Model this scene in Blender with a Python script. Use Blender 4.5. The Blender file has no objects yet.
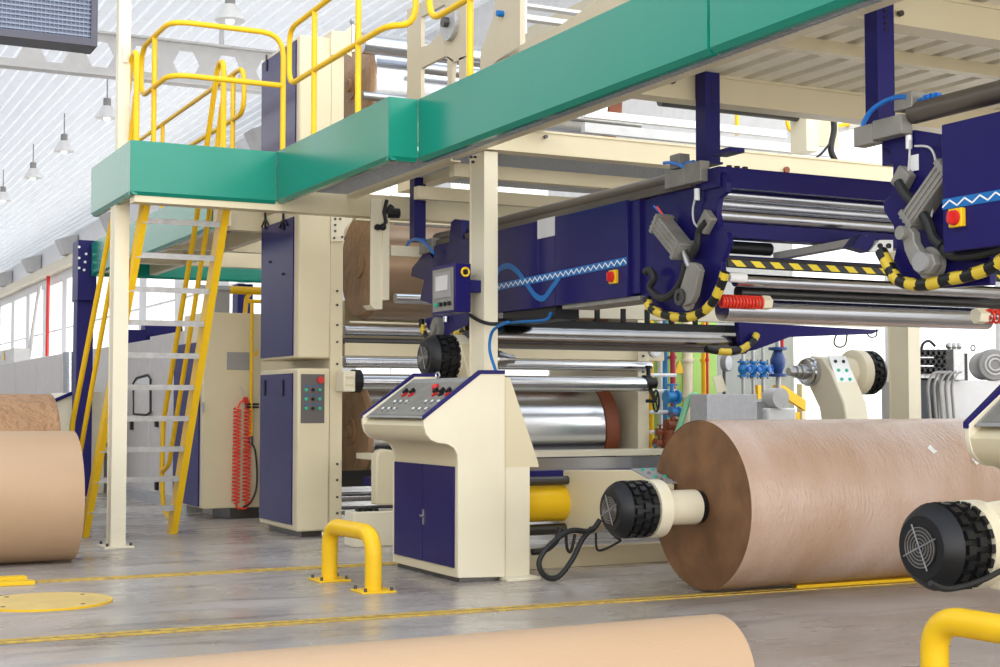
import bpy, math, random
from mathutils import Vector as V, Matrix
random.seed(7)
C = bpy.context.scene.collection
PI = math.pi
# ------------------------------------------------------------ camera model (1000 x 667 frame)
FPX = 1440.0; CXP = 500.0; CYP = 333.5; HOR = 405.0; CAMH = 1.35; YAW = math.radians(27)
TH = math.atan((HOR - CYP) / FPX)
cR = V((math.cos(YAW), -math.sin(YAW), 0)); f0 = V((math.sin(YAW), math.cos(YAW), 0))
cF = V((f0.x * math.cos(TH), f0.y * math.cos(TH), math.sin(TH)))
cU = V((-f0.x * math.sin(TH), -f0.y * math.sin(TH), math.cos(TH)))
EYE = V((0, 0, CAMH))
def at(px, py, X=None, Y=None, Z=None):
    "point of the place seen at a pixel, on a known plane of the hall"
    r = cR * ((px - CXP) / FPX) - cU * ((py - CYP) / FPX) + cF
    t = X / r.x if X is not None else Y / r.y if Y is not None else (Z - CAMH) / r.z
    return EYE + r * t
cam = bpy.data.cameras.new('camera'); co = bpy.data.objects.new('camera', cam); C.objects.link(co)
cam.sensor_width = 36; cam.lens = FPX * 36 / 1000; cam.clip_end = 400
m3 = Matrix((cR, cU, -cF)).transposed(); co.matrix_world = Matrix.Translation(EYE) @ m3.to_4x4()
bpy.context.scene.camera = co

# ------------------------------------------------------------ materials
def mat(name, c, rough=.5, metal=0.0, c2=None, nscale=6, bump=0, bscale=40, coat=0, stretch=None, namt=.5, detail=3, emit=0, spec=None):
    m = bpy.data.materials.new(name); m.use_nodes = True; nt = m.node_tree; b = nt.nodes['Principled BSDF']
    b.inputs['Base Color'].default_value = (*c, 1); b.inputs['Roughness'].default_value = rough
    b.inputs['Metallic'].default_value = metal
    if spec is not None: b.inputs['Specular IOR Level'].default_value = spec
    if coat: b.inputs['Coat Weight'].default_value = coat; b.inputs['Coat Roughness'].default_value = .08
    tc = nt.nodes.new('ShaderNodeTexCoord'); mp = nt.nodes.new('ShaderNodeMapping')
    nt.links.new(tc.outputs['Object'], mp.inputs['Vector'])
    if stretch: mp.inputs['Scale'].default_value = stretch
    n = nt.nodes.new('ShaderNodeTexNoise'); n.inputs['Scale'].default_value = nscale; n.inputs['Detail'].default_value = detail
    nt.links.new(mp.outputs[0], n.inputs['Vector'])
    cr = nt.nodes.new('ShaderNodeValToRGB'); cr.color_ramp.elements[0].position = .5 - namt / 2; cr.color_ramp.elements[1].position = .5 + namt / 2
    c2 = c2 or tuple(x * .9 for x in c)
    cr.color_ramp.elements[0].color = (*c, 1); cr.color_ramp.elements[1].color = (*c2, 1)
    nt.links.new(n.outputs['Fac'], cr.inputs[0]); nt.links.new(cr.outputs[0], b.inputs['Base Color'])
    if bump:
        n2 = nt.nodes.new('ShaderNodeTexNoise'); n2.inputs['Scale'].default_value = bscale; n2.inputs['Detail'].default_value = 4
        nt.links.new(mp.outputs[0], n2.inputs['Vector'])
        bp = nt.nodes.new('ShaderNodeBump'); bp.inputs['Strength'].default_value = bump; bp.inputs['Distance'].default_value = .02 if bscale > 15 else .12
        nt.links.new(n2.outputs['Fac'], bp.inputs['Height']); nt.links.new(bp.outputs[0], b.inputs['Normal'])
    if emit:
        b.inputs['Emission Color'].default_value = (*c, 1); b.inputs['Emission Strength'].default_value = emit
    return m
M = dict(
 cream=mat('cream_paint', (.66, .575, .385), .38, c2=(.62, .535, .35), nscale=2),
 creamlt=mat('pale_cream_paint', (.75, .68, .51), .4, c2=(.71, .64, .47), nscale=2),
 navy=mat('navy_paint', (.014, .011, .10), .22, c2=(.012, .009, .085), nscale=1.2, spec=.16),
 navyflat=mat('navy_frame_paint', (.018, .015, .11), .4, spec=.15),
 green=mat('green_paint', (.0, .225, .15), .24, c2=(.0, .205, .138), nscale=.8, spec=.4),
 yellow=mat('yellow_paint', (.84, .52, .012), .38, c2=(.78, .46, .01), nscale=5, spec=.3),
 yellowfloor=mat('worn_yellow_floor_paint', (.72, .47, .04), .5, c2=(.30, .19, .08), nscale=16, namt=.5, detail=8),
 kraft=mat('kraft_paper', (.47, .305, .18), .55, c2=(.43, .28, .16), nscale=1.5, bump=.10, bscale=60, stretch=(.6, 2, 2)),
 kraftpink=mat('wrinkled_kraft_paper', (.58, .435, .36), .27, c2=(.42, .26, .155), nscale=.9, bump=.6, bscale=18, stretch=(2.4, 1, 1)),
 kraftdark=mat('crumpled_kraft_wrap', (.43, .245, .125), .6, c2=(.36, .20, .10), nscale=3, bump=.7, bscale=9),
 endgrain=mat('paper_roll_end', (.22, .105, .042), .65, c2=(.13, .06, .024), nscale=3.5, namt=.3, bump=.2, bscale=70),
 brownroll=mat('brown_stained_roll_end', (.44, .27, .15), .4, c2=(.29, .165, .085), nscale=4, bump=.2, bscale=12),
 rust=mat('red_brown_rim', (.24, .06, .02), .5),
 chrome=mat('polished_steel', (.62, .63, .66), .2, 1.0, c2=(.56, .57, .60), nscale=3),
 drum=mat('chromed_drum', (.78, .80, .84), .22, 1.0, c2=(.72, .74, .79), nscale=2),
 steel=mat('brushed_steel', (.50, .50, .50), .32, 1.0),
 galv=mat('galvanised_steel', (.50, .50, .50), .42, .5, c2=(.38, .38, .38), nscale=30),
 alu=mat('cast_aluminium', (.28, .265, .235), .5, .2, c2=(.20, .19, .165), nscale=9),
 grey=mat('grey_plate', (.30, .29, .28), .5),
 ltgrey=mat('light_grey_panel', (.62, .61, .60), .5),
 housing=mat('grey_beige_housing', (.56, .52, .49), .5),
 black=mat('black_plastic', (.010, .010, .011), .42, spec=.3),
 rubber=mat('black_rubber', (.012, .012, .012), .6),
  cabpanel=mat('brown_grey_panel', (.115, .10, .095), .5),
 red=mat('red_plastic', (.62, .02, .015), .35),
 orange=mat('orange_red_hose', (.85, .045, .02), .35),
 blue=mat('blue_hose', (.01, .17, .60), .35),
 cyan=mat('light_blue_decal', (.005, .14, .42), .4, spec=.3),
 white=mat('white_paint', (.85, .85, .84), .5),
 roof=mat('white_roof_sheet', (.93, .93, .94), .45),
 wallm=mat('white_wall', (.90, .90, .91), .6),
 leaf=mat('pale_green_paint', (.30, .52, .10), .5),
 valve=mat('blue_valve_paint', (.02, .22, .55), .35),
 darksteel=mat('dark_steel', (.10, .095, .09), .35, .8),
 tubegrey=mat('warm_grey_anodised_tube', (.12, .10, .08), .35, .4),
 mesh=mat('blue_grey_mesh', (.24, .28, .38), .5),
 screen=mat('pale_screen', (.65, .62, .60), .2),
 gbtn=mat('green_button', (.02, .45, .25), .3),
 bulb=mat('lamp_glass', (.9, .9, .88), .2, emit=1.0),
 browndrum=mat('brown_stained_drum', (.40, .27, .17), .28, .5, c2=(.30, .20, .12), nscale=2),
 slate=mat('slate_paint', (.045, .055, .075), .4),
 tan=mat('shaded_cream_paint', (.52, .45, .32), .45, c2=(.48, .41, .29), nscale=2),  # cream darkened for the upper plates: shade put into the colour
 crimson=mat('crimson_paint', (.38, .015, .04), .4),
 wallgrey=mat('light_blocking_wall_grey', (.50, .50, .51), .6),  # greyed so the added left wall reflects less light
 tape=mat('dulled_yellow_tape', (.66, .47, .03), .45),
 treadm=mat('dull_grey_metal', (.42, .41, .40), .45, .5, c2=(.30, .29, .28), nscale=12),
 lampshade=mat('white_enamel', (.85, .85, .84), .4),
 heatfr=mat('slate_frame', (.06, .06, .09), .4),
 heatin=mat('slate_inside', (.16, .19, .27), .5),
 deck=mat('cream_white_sheet', (.90, .84, .68), .4),
 tank=mat('mottled_zinc', (.60, .60, .62), .5, c2=(.50, .50, .53), nscale=18),
 mint=mat('pale_green_hose', (.25, .62, .35), .4),
)
def stripe_mat(name, scale, diag=1.0):
    m = bpy.data.materials.new(name); m.use_nodes = True; nt = m.node_tree; b = nt.nodes['Principled BSDF']; b.inputs['Roughness'].default_value = .4
    tc = nt.nodes.new('ShaderNodeTexCoord'); w = nt.nodes.new('ShaderNodeTexWave'); mp = nt.nodes.new('ShaderNodeMapping')
    mp.inputs['Rotation'].default_value = (0, math.radians(50) * diag, 0); w.wave_type = 'BANDS'; w.bands_direction = 'X'; w.inputs['Scale'].default_value = scale
    nt.links.new(tc.outputs['Object'], mp.inputs[0]); nt.links.new(mp.outputs[0], w.inputs['Vector'])
    cr = nt.nodes.new('ShaderNodeValToRGB'); cr.color_ramp.interpolation = 'CONSTANT'
    cr.color_ramp.elements[0].color = (.02, .02, .02, 1); cr.color_ramp.elements[1].color = (.80, .62, .02, 1); cr.color_ramp.elements[1].position = .5
    nt.links.new(w.outputs['Fac'], cr.inputs[0]); nt.links.new(cr.outputs[0], b.inputs['Base Color']); return m
M['hazard'] = stripe_mat('black_yellow_hazard_stripes', 3.0)
def floor_mat():
    m = bpy.data.materials.new('polished_concrete'); m.use_nodes = True; nt = m.node_tree; b = nt.nodes['Principled BSDF']; L = nt.links
    tc = nt.nodes.new('ShaderNodeTexCoord')
    def noise(sc, det, st=(1, 1, 1), dist=0):
        mp = nt.nodes.new('ShaderNodeMapping'); mp.inputs['Scale'].default_value = st; L.new(tc.outputs['Object'], mp.inputs[0])
        n = nt.nodes.new('ShaderNodeTexNoise'); n.inputs['Scale'].default_value = sc; n.inputs['Detail'].default_value = det; n.inputs['Distortion'].default_value = dist
        L.new(mp.outputs[0], n.inputs['Vector']); return n.outputs['Fac']
    def ramp(f, stops):
        r = nt.nodes.new('ShaderNodeValToRGB'); e = r.color_ramp.elements
        e[0].position, e[0].color = stops[0][0], (*stops[0][1], 1); e[1].position, e[1].color = stops[-1][0], (*stops[-1][1], 1)
        for p, c in stops[1:-1]:
            k = e.new(p); k.color = (*c, 1)
        L.new(f, r.inputs[0]); return r.outputs[0]
    a = ramp(noise(.8, 6, (1, 1, 1), .4), [(.3, (.27, .235, .205)), (.5, (.36, .32, .285)), (.7, (.43, .395, .36))])
    d = ramp(noise(2.2, 8, (.35, 1.6, 1), .6), [(.33, (.55, .55, .58)), (.46, (1, 1, 1)), (1, (1, 1, 1))])
    mx = nt.nodes.new('ShaderNodeMixRGB'); mx.blend_type = 'MULTIPLY'; mx.inputs[0].default_value = .8; L.new(a, mx.inputs[1]); L.new(d, mx.inputs[2]); L.new(mx.outputs[0], b.inputs['Base Color'])
    r = ramp(noise(1.5, 6, (.5, 1.5, 1), .5), [(.3, (.16, .16, .16)), (.7, (.42, .42, .42))]); L.new(r, b.inputs['Roughness'])
    bp = nt.nodes.new('ShaderNodeBump'); bp.inputs['Strength'].default_value = .06; bp.inputs['Distance'].default_value = .02
    L.new(noise(9, 5), bp.inputs['Height']); L.new(bp.outputs[0], b.inputs['Normal']); b.inputs['Specular IOR Level'].default_value = .6
    return m
M['floor'] = floor_mat()
gm = bpy.data.materials.new('window_glass'); gm.use_nodes = True; nt = gm.node_tree; nt.nodes.clear()
o_ = nt.nodes.new('ShaderNodeOutputMaterial'); mx_ = nt.nodes.new('ShaderNodeMixShader'); tr_ = nt.nodes.new('ShaderNodeBsdfTransparent'); gl_ = nt.nodes.new('ShaderNodeBsdfGlossy'); gl_.inputs['Roughness'].default_value = .05
mx_.inputs[0].default_value = .08; nt.links.new(tr_.outputs[0], mx_.inputs[1]); nt.links.new(gl_.outputs[0], mx_.inputs[2]); nt.links.new(mx_.outputs[0], o_.inputs[0]); M['glass'] = gm

nt = M['roof'].node_tree; pb_ = nt.nodes['Principled BSDF']; ou_ = nt.nodes['Material Output']; tl_ = nt.nodes.new('ShaderNodeBsdfTranslucent'); mm_ = nt.nodes.new('ShaderNodeMixShader')
tl_.inputs[0].default_value = (.95, .96, .97, 1); mm_.inputs[0].default_value = .24; nt.links.new(pb_.outputs[0], mm_.inputs[1]); nt.links.new(tl_.outputs[0], mm_.inputs[2]); nt.links.new(mm_.outputs[0], ou_.inputs[0])   # translucency added so daylight from above brightens the roof sheet

# ------------------------------------------------------------ mesh builder
class MB:
    def __init__(s): s.v = []; s.f = []; s.s = []
    def add(s, vs, fs, smooth=False):
        n = len(s.v); s.v += [V(p) for p in vs]
        for f in fs: s.f.append([i + n for i in f]); s.s.append(smooth)
        return s
    def box(s, x0, x1, y0, y1, z0, z1):
        x0, x1 = min(x0, x1), max(x0, x1); y0, y1 = min(y0, y1), max(y0, y1); z0, z1 = min(z0, z1), max(z0, z1)
        return s.add([(x0, y0, z0), (x1, y0, z0), (x1, y1, z0), (x0, y1, z0), (x0, y0, z1), (x1, y0, z1), (x1, y1, z1), (x0, y1, z1)],
                     [(0, 3, 2, 1), (4, 5, 6, 7), (0, 1, 5, 4), (1, 2, 6, 5), (2, 3, 7, 6), (3, 0, 4, 7)])
    def beam(s, p0, p1, w, h, up=(0, 0, 1)):
        p0 = V(p0); p1 = V(p1); d = (p1 - p0).normalized(); up = V(up); r = d.cross(up)
        if r.length < 1e-4: r = d.cross(V((1, 0, 0)))
        r.normalize(); u = r.cross(d).normalized(); vs = []
        for p in (p0, p1):
            for a, b in ((-1, -1), (1, -1), (1, 1), (-1, 1)): vs.append(p + r * a * w / 2 + u * b * h / 2)
        return s.add(vs, [(0, 1, 2, 3), (7, 6, 5, 4), (0, 4, 5, 1), (1, 5, 6, 2), (2, 6, 7, 3), (3, 7, 4, 0)])
    def lathe(s, p0, ax, prof, seg=24, cap=True):
        p0 = V(p0); ax = V(ax).normalized(); a = ax.orthogonal().normalized(); b = ax.cross(a); vs = []
        for t, r in prof:
            for k in range(seg):
                w = 2 * PI * k / seg; vs.append(p0 + ax * t + (a * math.cos(w) + b * math.sin(w)) * r)
        n = len(prof)
        for i in range(n - 1):
            sm = True
            s.add([], [])
        base = len(s.v); s.v += vs
        for i in range(n - 1):
            flat = abs(prof[i + 1][0] - prof[i][0]) < 1e-6
            for k in range(seg):
                k2 = (k + 1) % seg; s.f.append([base + i * seg + k, base + i * seg + k2, base + (i + 1) * seg + k2, base + (i + 1) * seg + k]); s.s.append(not flat)
        if cap:
            s.f.append([base + k for k in range(seg)][::-1]); s.s.append(False)
            s.f.append([base + (n - 1) * seg + k for k in range(seg)]); s.s.append(False)
        return s
    def cyl(s, p0, p1, r, seg=20, r2=None):
        p0 = V(p0); p1 = V(p1); L = (p1 - p0).length
        return s.lathe(p0, p1 - p0, [(0, r), (L, r if r2 is None else r2)], seg)
    def tube(s, pts, r, seg=8, closed=False):
        pts = [V(p) for p in pts]; n = len(pts); base = len(s.v); prev = None
        for i, p in enumerate(pts):
            if closed: d = pts[(i + 1) % n] - pts[i - 1]
            else: d = pts[min(i + 1, n - 1)] - pts[max(i - 1, 0)]
            if d.length < 1e-9: d = V((0, 0, 1))
            d.normalize()
            if prev is None: a = d.orthogonal().normalized()
            else:
                a = prev - d * prev.dot(d)
                a = a.normalized() if a.length > 1e-6 else d.orthogonal().normalized()
            prev = a; b = d.cross(a)
            for k in range(seg):
                w = 2 * PI * k / seg; s.v.append(p + (a * math.cos(w) + b * math.sin(w)) * r)
        for i in range(n if closed else n - 1):
            j = (i + 1) % n
            for k in range(seg):
                k2 = (k + 1) % seg; s.f.append([base + i * seg + k, base + i * seg + k2, base + j * seg + k2, base + j * seg + k]); s.s.append(True)
        if not closed:
            s.f.append([base + k for k in range(seg)][::-1]); s.s.append(False); s.f.append([base + (n - 1) * seg + k for k in range(seg)]); s.s.append(False)
        return s
    def prism(s, pts, vec):
        pts = [V(p) for p in pts]; vec = V(vec); n = len(pts)
        return s.add(pts + [p + vec for p in pts], [tuple(range(n)), tuple(range(2 * n - 1, n - 1, -1))] + [(i, i + n, (i + 1) % n + n, (i + 1) % n) for i in range(n)])
    def sphere(s, c, r, seg=12, sc=(1, 1, 1)):
        c = V(c); prof = []
        base = len(s.v); rings = seg // 2
        for i in range(1, rings):
            a = PI * i / rings
            for k in range(seg):
                w = 2 * PI * k / seg; s.v.append(c + V((r * sc[0] * math.sin(a) * math.cos(w), r * sc[1] * math.sin(a) * math.sin(w), r * sc[2] * math.cos(a))))
        t = len(s.v); s.v += [c + V((0, 0, r * sc[2])), c - V((0, 0, r * sc[2]))]
        for i in range(rings - 2):
            for k in range(seg):
                k2 = (k + 1) % seg; s.f.append([base + i * seg + k, base + (i + 1) * seg + k, base + (i + 1) * seg + k2, base + i * seg + k2]); s.s.append(True)
        for k in range(seg):
            k2 = (k + 1) % seg; s.f.append([t, base + k, base + k2]); s.s.append(True); q = base + (rings - 2) * seg; s.f.append([t + 1, q + k2, q + k]); s.s.append(True)
        return s
    def torus(s, c, ax, R, r, seg=20, seg2=6):
        c = V(c); ax = V(ax).normalized(); a = ax.orthogonal().normalized(); b = ax.cross(a)
        return s.tube([c + (a * math.cos(2 * PI * k / seg) + b * math.sin(2 * PI * k / seg)) * R for k in range(seg)], r, seg2, True)
    def coil(s, p0, p1, R, r, turns, seg=12):
        p0 = V(p0); p1 = V(p1); ax = (p1 - p0).normalized(); a = ax.orthogonal().normalized(); b = ax.cross(a); n = int(turns * seg)
        return s.tube([p0 + (p1 - p0) * (k / n) + (a * math.cos(2 * PI * k / seg) + b * math.sin(2 * PI * k / seg)) * R for k in range(n + 1)], r, 5)
    def build(s, name, m, parent=None, bevel=0, kind=None):
        if parent is None:
            xs = [p.x for p in s.v]; ys = [p.y for p in s.v]; zs = [p.z for p in s.v]
            org = V(((min(xs) + max(xs)) / 2, (min(ys) + max(ys)) / 2, min(zs)))
        else: org = ORG[parent.name]
        me = bpy.data.meshes.new(name); me.from_pydata([p - org for p in s.v], [], s.f); me.polygons.foreach_set('use_smooth', s.s)
        me.update(); me.set_sharp_from_angle(angle=math.radians(38)); me.materials.append(M[m] if isinstance(m, str) else m)
        o = bpy.data.objects.new(name, me); C.objects.link(o)
        if parent is None: o.location = org
        else: o.parent = parent
        ORG[o.name] = org
        if bevel:
            b = o.modifiers.new('bevel', 'BEVEL'); b.width = bevel; b.segments = 2; b.limit_method = 'ANGLE'; b.angle_limit = math.radians(40); b.harden_normals = False
        if kind: o['kind'] = kind
        return o
ORG = {}
def rp(pts, rad=.1, n=5):
    "round the corners of a path"
    pts = [V(p) for p in pts]; out = [pts[0]]
    for i in range(1, len(pts) - 1):
        a, b, c = pts[i - 1], pts[i], pts[i + 1]; r1 = min(rad, (a - b).length * .48); r2 = min(rad, (c - b).length * .48)
        p = b + (a - b).normalized() * r1; q = b + (c - b).normalized() * r2
        for k in range(n + 1):
            t = k / n; out.append(p * (1 - t) ** 2 + b * 2 * t * (1 - t) + q * t * t)
    return out + [pts[-1]]
def spl(pts, n=6):
    "smooth curve through points"
    pts = [V(p) for p in pts]; q = [pts[0]] + pts + [pts[-1]]; out = []
    for i in range(1, len(q) - 2):
        for k in range(n):
            t = k / n; a, b, c, d = q[i - 1], q[i], q[i + 1], q[i + 2]
            out.append(.5 * ((2 * b) + (c - a) * t + (2 * a - 5 * b + 4 * c - d) * t * t + (3 * b - a - 3 * c + d) * t ** 3))
    return out + [pts[-1]]
def tag(o, label, cat, group=None):
    o['label'] = label; o['category'] = cat
    if group: o['group'] = group
    return o
def thing(name, label, cat, loc, group=None):
    o = bpy.data.objects.new(name, None); C.objects.link(o); o.location = loc; o.empty_display_size = .1; ORG[o.name] = V(loc); return tag(o, label, cat, group)
def struct(name, mb, m, parent=None):
    o = mb.build(name, m, parent)
    if parent is None: o['kind'] = 'structure'
    return o
def dup(root, loc, label, group=None):
    r = root.copy(); C.objects.link(r); r.location = loc; r['label'] = label
    if group: r['group'] = group
    for ch in list(root.children):
        c = ch.copy(); C.objects.link(c); c.parent = r
        for g in ch.children:
            d = g.copy(); C.objects.link(d); d.parent = c
    return r
def pX(mb, X, pix, thick): return mb.prism([at(a, b, X=X) for a, b in pix], (thick, 0, 0))
def pY(mb, Y, pix, thick): return mb.prism([at(a, b, Y=Y) for a, b in pix], (0, thick, 0))
def fX(mb, X, l, r, t, b, depth):
    "box whose left-facing face is seen between pixel columns l..r, heights read at its near edge r"
    p = at(r, t, X=X); q = at(r, b, X=X); w = at(l, (t + b) / 2, X=X); return mb.box(X, X + depth, p.y, w.y, q.z, p.z)
def fY(mb, Y, l, r, t, b, depth):
    "box whose camera-facing face is seen between pixel columns l..r, heights read at l"
    p = at(l, t, Y=Y); q = at(l, b, Y=Y); w = at(r, (t + b) / 2, Y=Y); return mb.box(p.x, w.x, Y, Y + depth, q.z, p.z)
def rX(mb, Y, l, r, y, rad, seg=24):
    "roller along the hall's cross direction"
    p = at(l, y, Y=Y); q = at(r, y, Y=Y); return mb.cyl(p, (q.x, p.y, p.z), rad, seg)

exec_parts = []
# ------------------------------------------------------------ the hall
struct('floor', MB().box(-14, 14, -3, 112, -.2, 0), 'floor')
mb = MB(); x = -1.0; prof = []
while x < 12.3:
    prof += [(x, 9.1), (x + .205, 9.1), (x + .212, 9.18), (x + .283, 9.18)]; x += .29
prof.append((12.3, 9.1)); n_p = len(prof)
mb.add([(a, 14, b) for a, b in prof] + [(a, 110, b) for a, b in prof], [(i, i + 1, n_p + i + 1, n_p + i) for i in range(n_p - 1)]); struct('ceiling', mb, 'roof')
# right hall wall with tall windows
WX = 12.2
mb = MB(); z0, z1 = 1.0, 7.2
wins = [(7.2, 11.4), (11.7, 15.4)] + [(y, y + 4.2) for y in [22 + 5.2 * k for k in range(16)]]
mb.box(WX, WX + .25, -3, 112, -.1, z0); mb.box(WX, WX + .25, -3, 112, z1, 9.1)
e = [-3] + [q for w in wins for q in w] + [112]
for a, b in zip(e[::2], e[1::2]): mb.box(WX, WX + .25, a, b, z0, z1)
struct('wall_right', mb, 'wallm')
for k, (a, b) in enumerate(wins):
    w = struct('window_%d' % (k + 1), MB().box(WX, WX + .1, a, a + .08, z0, z1).box(WX, WX + .1, b - .08, b, z0, z1).box(WX, WX + .1, a, b, z0, z0 + .08).box(WX, WX + .1, a, b, z1 - .08, z1)
        .box(WX + .02, WX + .08, (a + b) / 2 - .03, (a + b) / 2 + .03, z0, z1).box(WX + .02, WX + .08, a, b, 4.85, 4.93), 'white')
    MB().box(WX + .045, WX + .055, a, b, z0, z1).build('window_pane', 'glass', w)
mb = MB().box(-14, 12.2, 108, 108.3, 0, 9.1); struct('wall_far', mb, 'wallm')
struct('trim_1', MB().box(WX - .45, WX - .02, 14, 108, 7.55, 7.95), 'creamlt')
for k in range(9):
    y = 27 + k * 9.5
    mb = MB().prism([(WX - .9, y, 8.65), (WX - .05, y, 8.9), (WX - .05, y, 7.98), (WX - .6, y, 8.0)], (0, .9, 0)); struct('trim_%d' % (k + 2), mb, 'ltgrey')
struct('light_blocking_wall_left', MB().box(-9.3, -9, -3, 108, 0, 9.1), 'wallgrey')  # unseen wall added to block light and dim reflections from the left
# castellated beam under the roof
t = thing('castellated_beam', 'pale grey steel roof beam with a row of hexagonal holes under the corrugated ceiling', 'beam', (6, 28, 7.7))
top, bot = [], []
P = .845; X0 = at(100, 55, Y=28).x - P * .68 - 4 * P; z_lo, z_hi = 7.72, 8.50; zm = (z_lo + z_hi) / 2; hh = .25
def half(sign):
    pts = []
    for k in range(13):
        x = X0 + k * P
        pts += [(x, 28, zm), (x + P * .36, 28, zm), (x + P * .51, 28, zm + sign * hh), (x + P * .85, 28, zm + sign * hh)]
    pts.append((X0 + 13 * P, 28, zm))
    ze = z_hi if sign > 0 else z_lo
    return pts + [(X0 + 11 * P, 28, ze), (X0, 28, ze)]
mb = MB()
for k in range(13):     # web panel by panel: solid strip, then the two halves around each hexagonal hole
    x = X0 + k * P; xa_, xb_, xc_, xd_ = x + P * .36, x + P * .51, x + P * .85, x + P
    mb.prism([(x, 28, z_lo), (xa_, 28, z_lo), (xa_, 28, z_hi), (x, 28, z_hi)], (0, .03, 0))
    for sg, ze in ((1, z_hi), (-1, z_lo)):
        mb.prism([(xa_, 28, zm), (xb_, 28, zm + sg * hh), (xb_, 28, ze), (xa_, 28, ze)], (0, .03, 0)); mb.prism([(xb_, 28, zm + sg * hh), (xc_, 28, zm + sg * hh), (xc_, 28, ze), (xb_, 28, ze)], (0, .03, 0)); mb.prism([(xc_, 28, zm + sg * hh), (xd_, 28, zm), (xd_, 28, ze), (xc_, 28, ze)], (0, .03, 0))
mb.build('web', 'ltgrey', t)
MB().box(X0, 12.2, 27.86, 28.16, z_hi, z_hi + .04).build('flange', 'ltgrey', t); MB().box(X0, 12.2, 27.86, 28.16, z_lo - .04, z_lo).build('flange', 'ltgrey', t)
MB().cyl((X0 + .4, 28.01, z_hi), (X0 + .4, 28.01, 9.12), .05, 8).cyl((8, 28.01, z_hi), (8, 28.01, 9.12), .05, 8).build('hanger', 'ltgrey', t)
# high bay lamps
lamps = [(230, 14, 8.2, 'nearest the camera and above the platform guardrail'), (107, 113, 8.2, 'second of the row, beside the pale pole'), (64, 147, 8.2, 'third of the row, under the corrugated ceiling'), (33, 174, 8.2, 'fourth of the row, above the window wall'), (3, 197, 8.2, 'farthest of the row, at the left edge of the view')]
lamp0 = None
for px, py, z, lab in lamps:
    p = at(px, py, Z=8.2)
    if lamp0 is None:
        lamp0 = t = thing('high_bay_lamp', 'x', 'lamp', p)
        MB().lathe(p - V((0, 0, .12)), (0, 0, 1), [(0, .27), (.06, .25), (.2, .16), (.28, .12)], 20).build('lamp_shade', 'lampshade', t)
        MB().cyl(p + V((0, 0, .14)), p + V((0, 0, .34)), .09, 12).build('lamp_housing', 'grey', t)
        MB().cyl(p + V((0, 0, .34)), (p.x, p.y, 9.12), .015, 6).build('lamp_rod', 'grey', t)
        MB().sphere(p - V((0, 0, .10)), .09, 12).build('bulb', 'bulb', t)
    else: t = dup(lamp0, p, 'x')
    t['label'] = 'bell-shaped hanging hall lamp, ' + lab; t['group'] = 'high bay lamps under the roof'
# pale pole standing at the left end of the platform
px_, py_ = 3.0, 13.93
t = thing('pole', 'tall pale cream square pole rising to the roof behind the platform corner', 'pole', (px_, py_, 3.62))
MB().box(px_ - .05, px_ + .07, py_ - .06, py_ + .06, 3.62, 9.1).build('shaft', 'creamlt', t, .01)
MB().box(px_ - .07, px_ + .1, py_ - .1, py_ + .1, 3.62, 3.64).build('base_plate', 'creamlt', t)
a = at(124, 47, Y=13.86); MB().box(a.x - .01, a.x + .03, 13.84, 13.87, a.z - .15, a.z + .02).build('joint_plate', 'creamlt', t)
# hanging mesh fronted unit
Yh = 16.0
t = thing('hanging_heater', 'dark framed hanging unit with blue-grey mesh front, cut by the top left corner', 'heater', at(45, 42, Y=Yh))
pa = at(95, 44, Y=Yh); pb = at(-60, 29, Y=Yh); zt = pa.z + 1.1; zb = pa.z
MB().box(pb.x + .03, pa.x - .03, Yh + .02, Yh + .35, zb + .02, zt - .02).build('casing', 'heatin', t)
MB().box(pb.x, pa.x, Yh - .03, Yh + .37, zb - .03, zb + .05).box(pa.x - .05, pa.x + .02, Yh - .032, Yh + .372, zb - .033, zt).box(pb.x, pa.x, Yh - .03, Yh + .37, zt - .05, zt + .02).box(pb.x - .02, pb.x + .05, Yh - .03, Yh + .37, zb, zt).build('frame', 'heatfr', t)
mb = MB()
for k in range(20): mb.box(pb.x, pa.x - .05, Yh - .005, Yh + .02, zb + .07 + k * .05, zb + .085 + k * .05)
for k in range(40): mb.box(pb.x + .03 + k * .045, pb.x + .036 + k * .045, Yh - .008, Yh + .02, zb + .05, zt - .05) if pb.x + .04 + k * .045 < pa.x - .06 else None
mb.build('mesh_grille', 'mesh', t)
MB().cyl((pa.x - .3, Yh + .18, zt), (pa.x - .3, Yh + .18, 9.12), .02, 8).cyl((pb.x + .3, Yh + .18, zt), (pb.x + .3, Yh + .18, 9.12), .02, 8).build('hanger_rod', 'grey', t)

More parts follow.
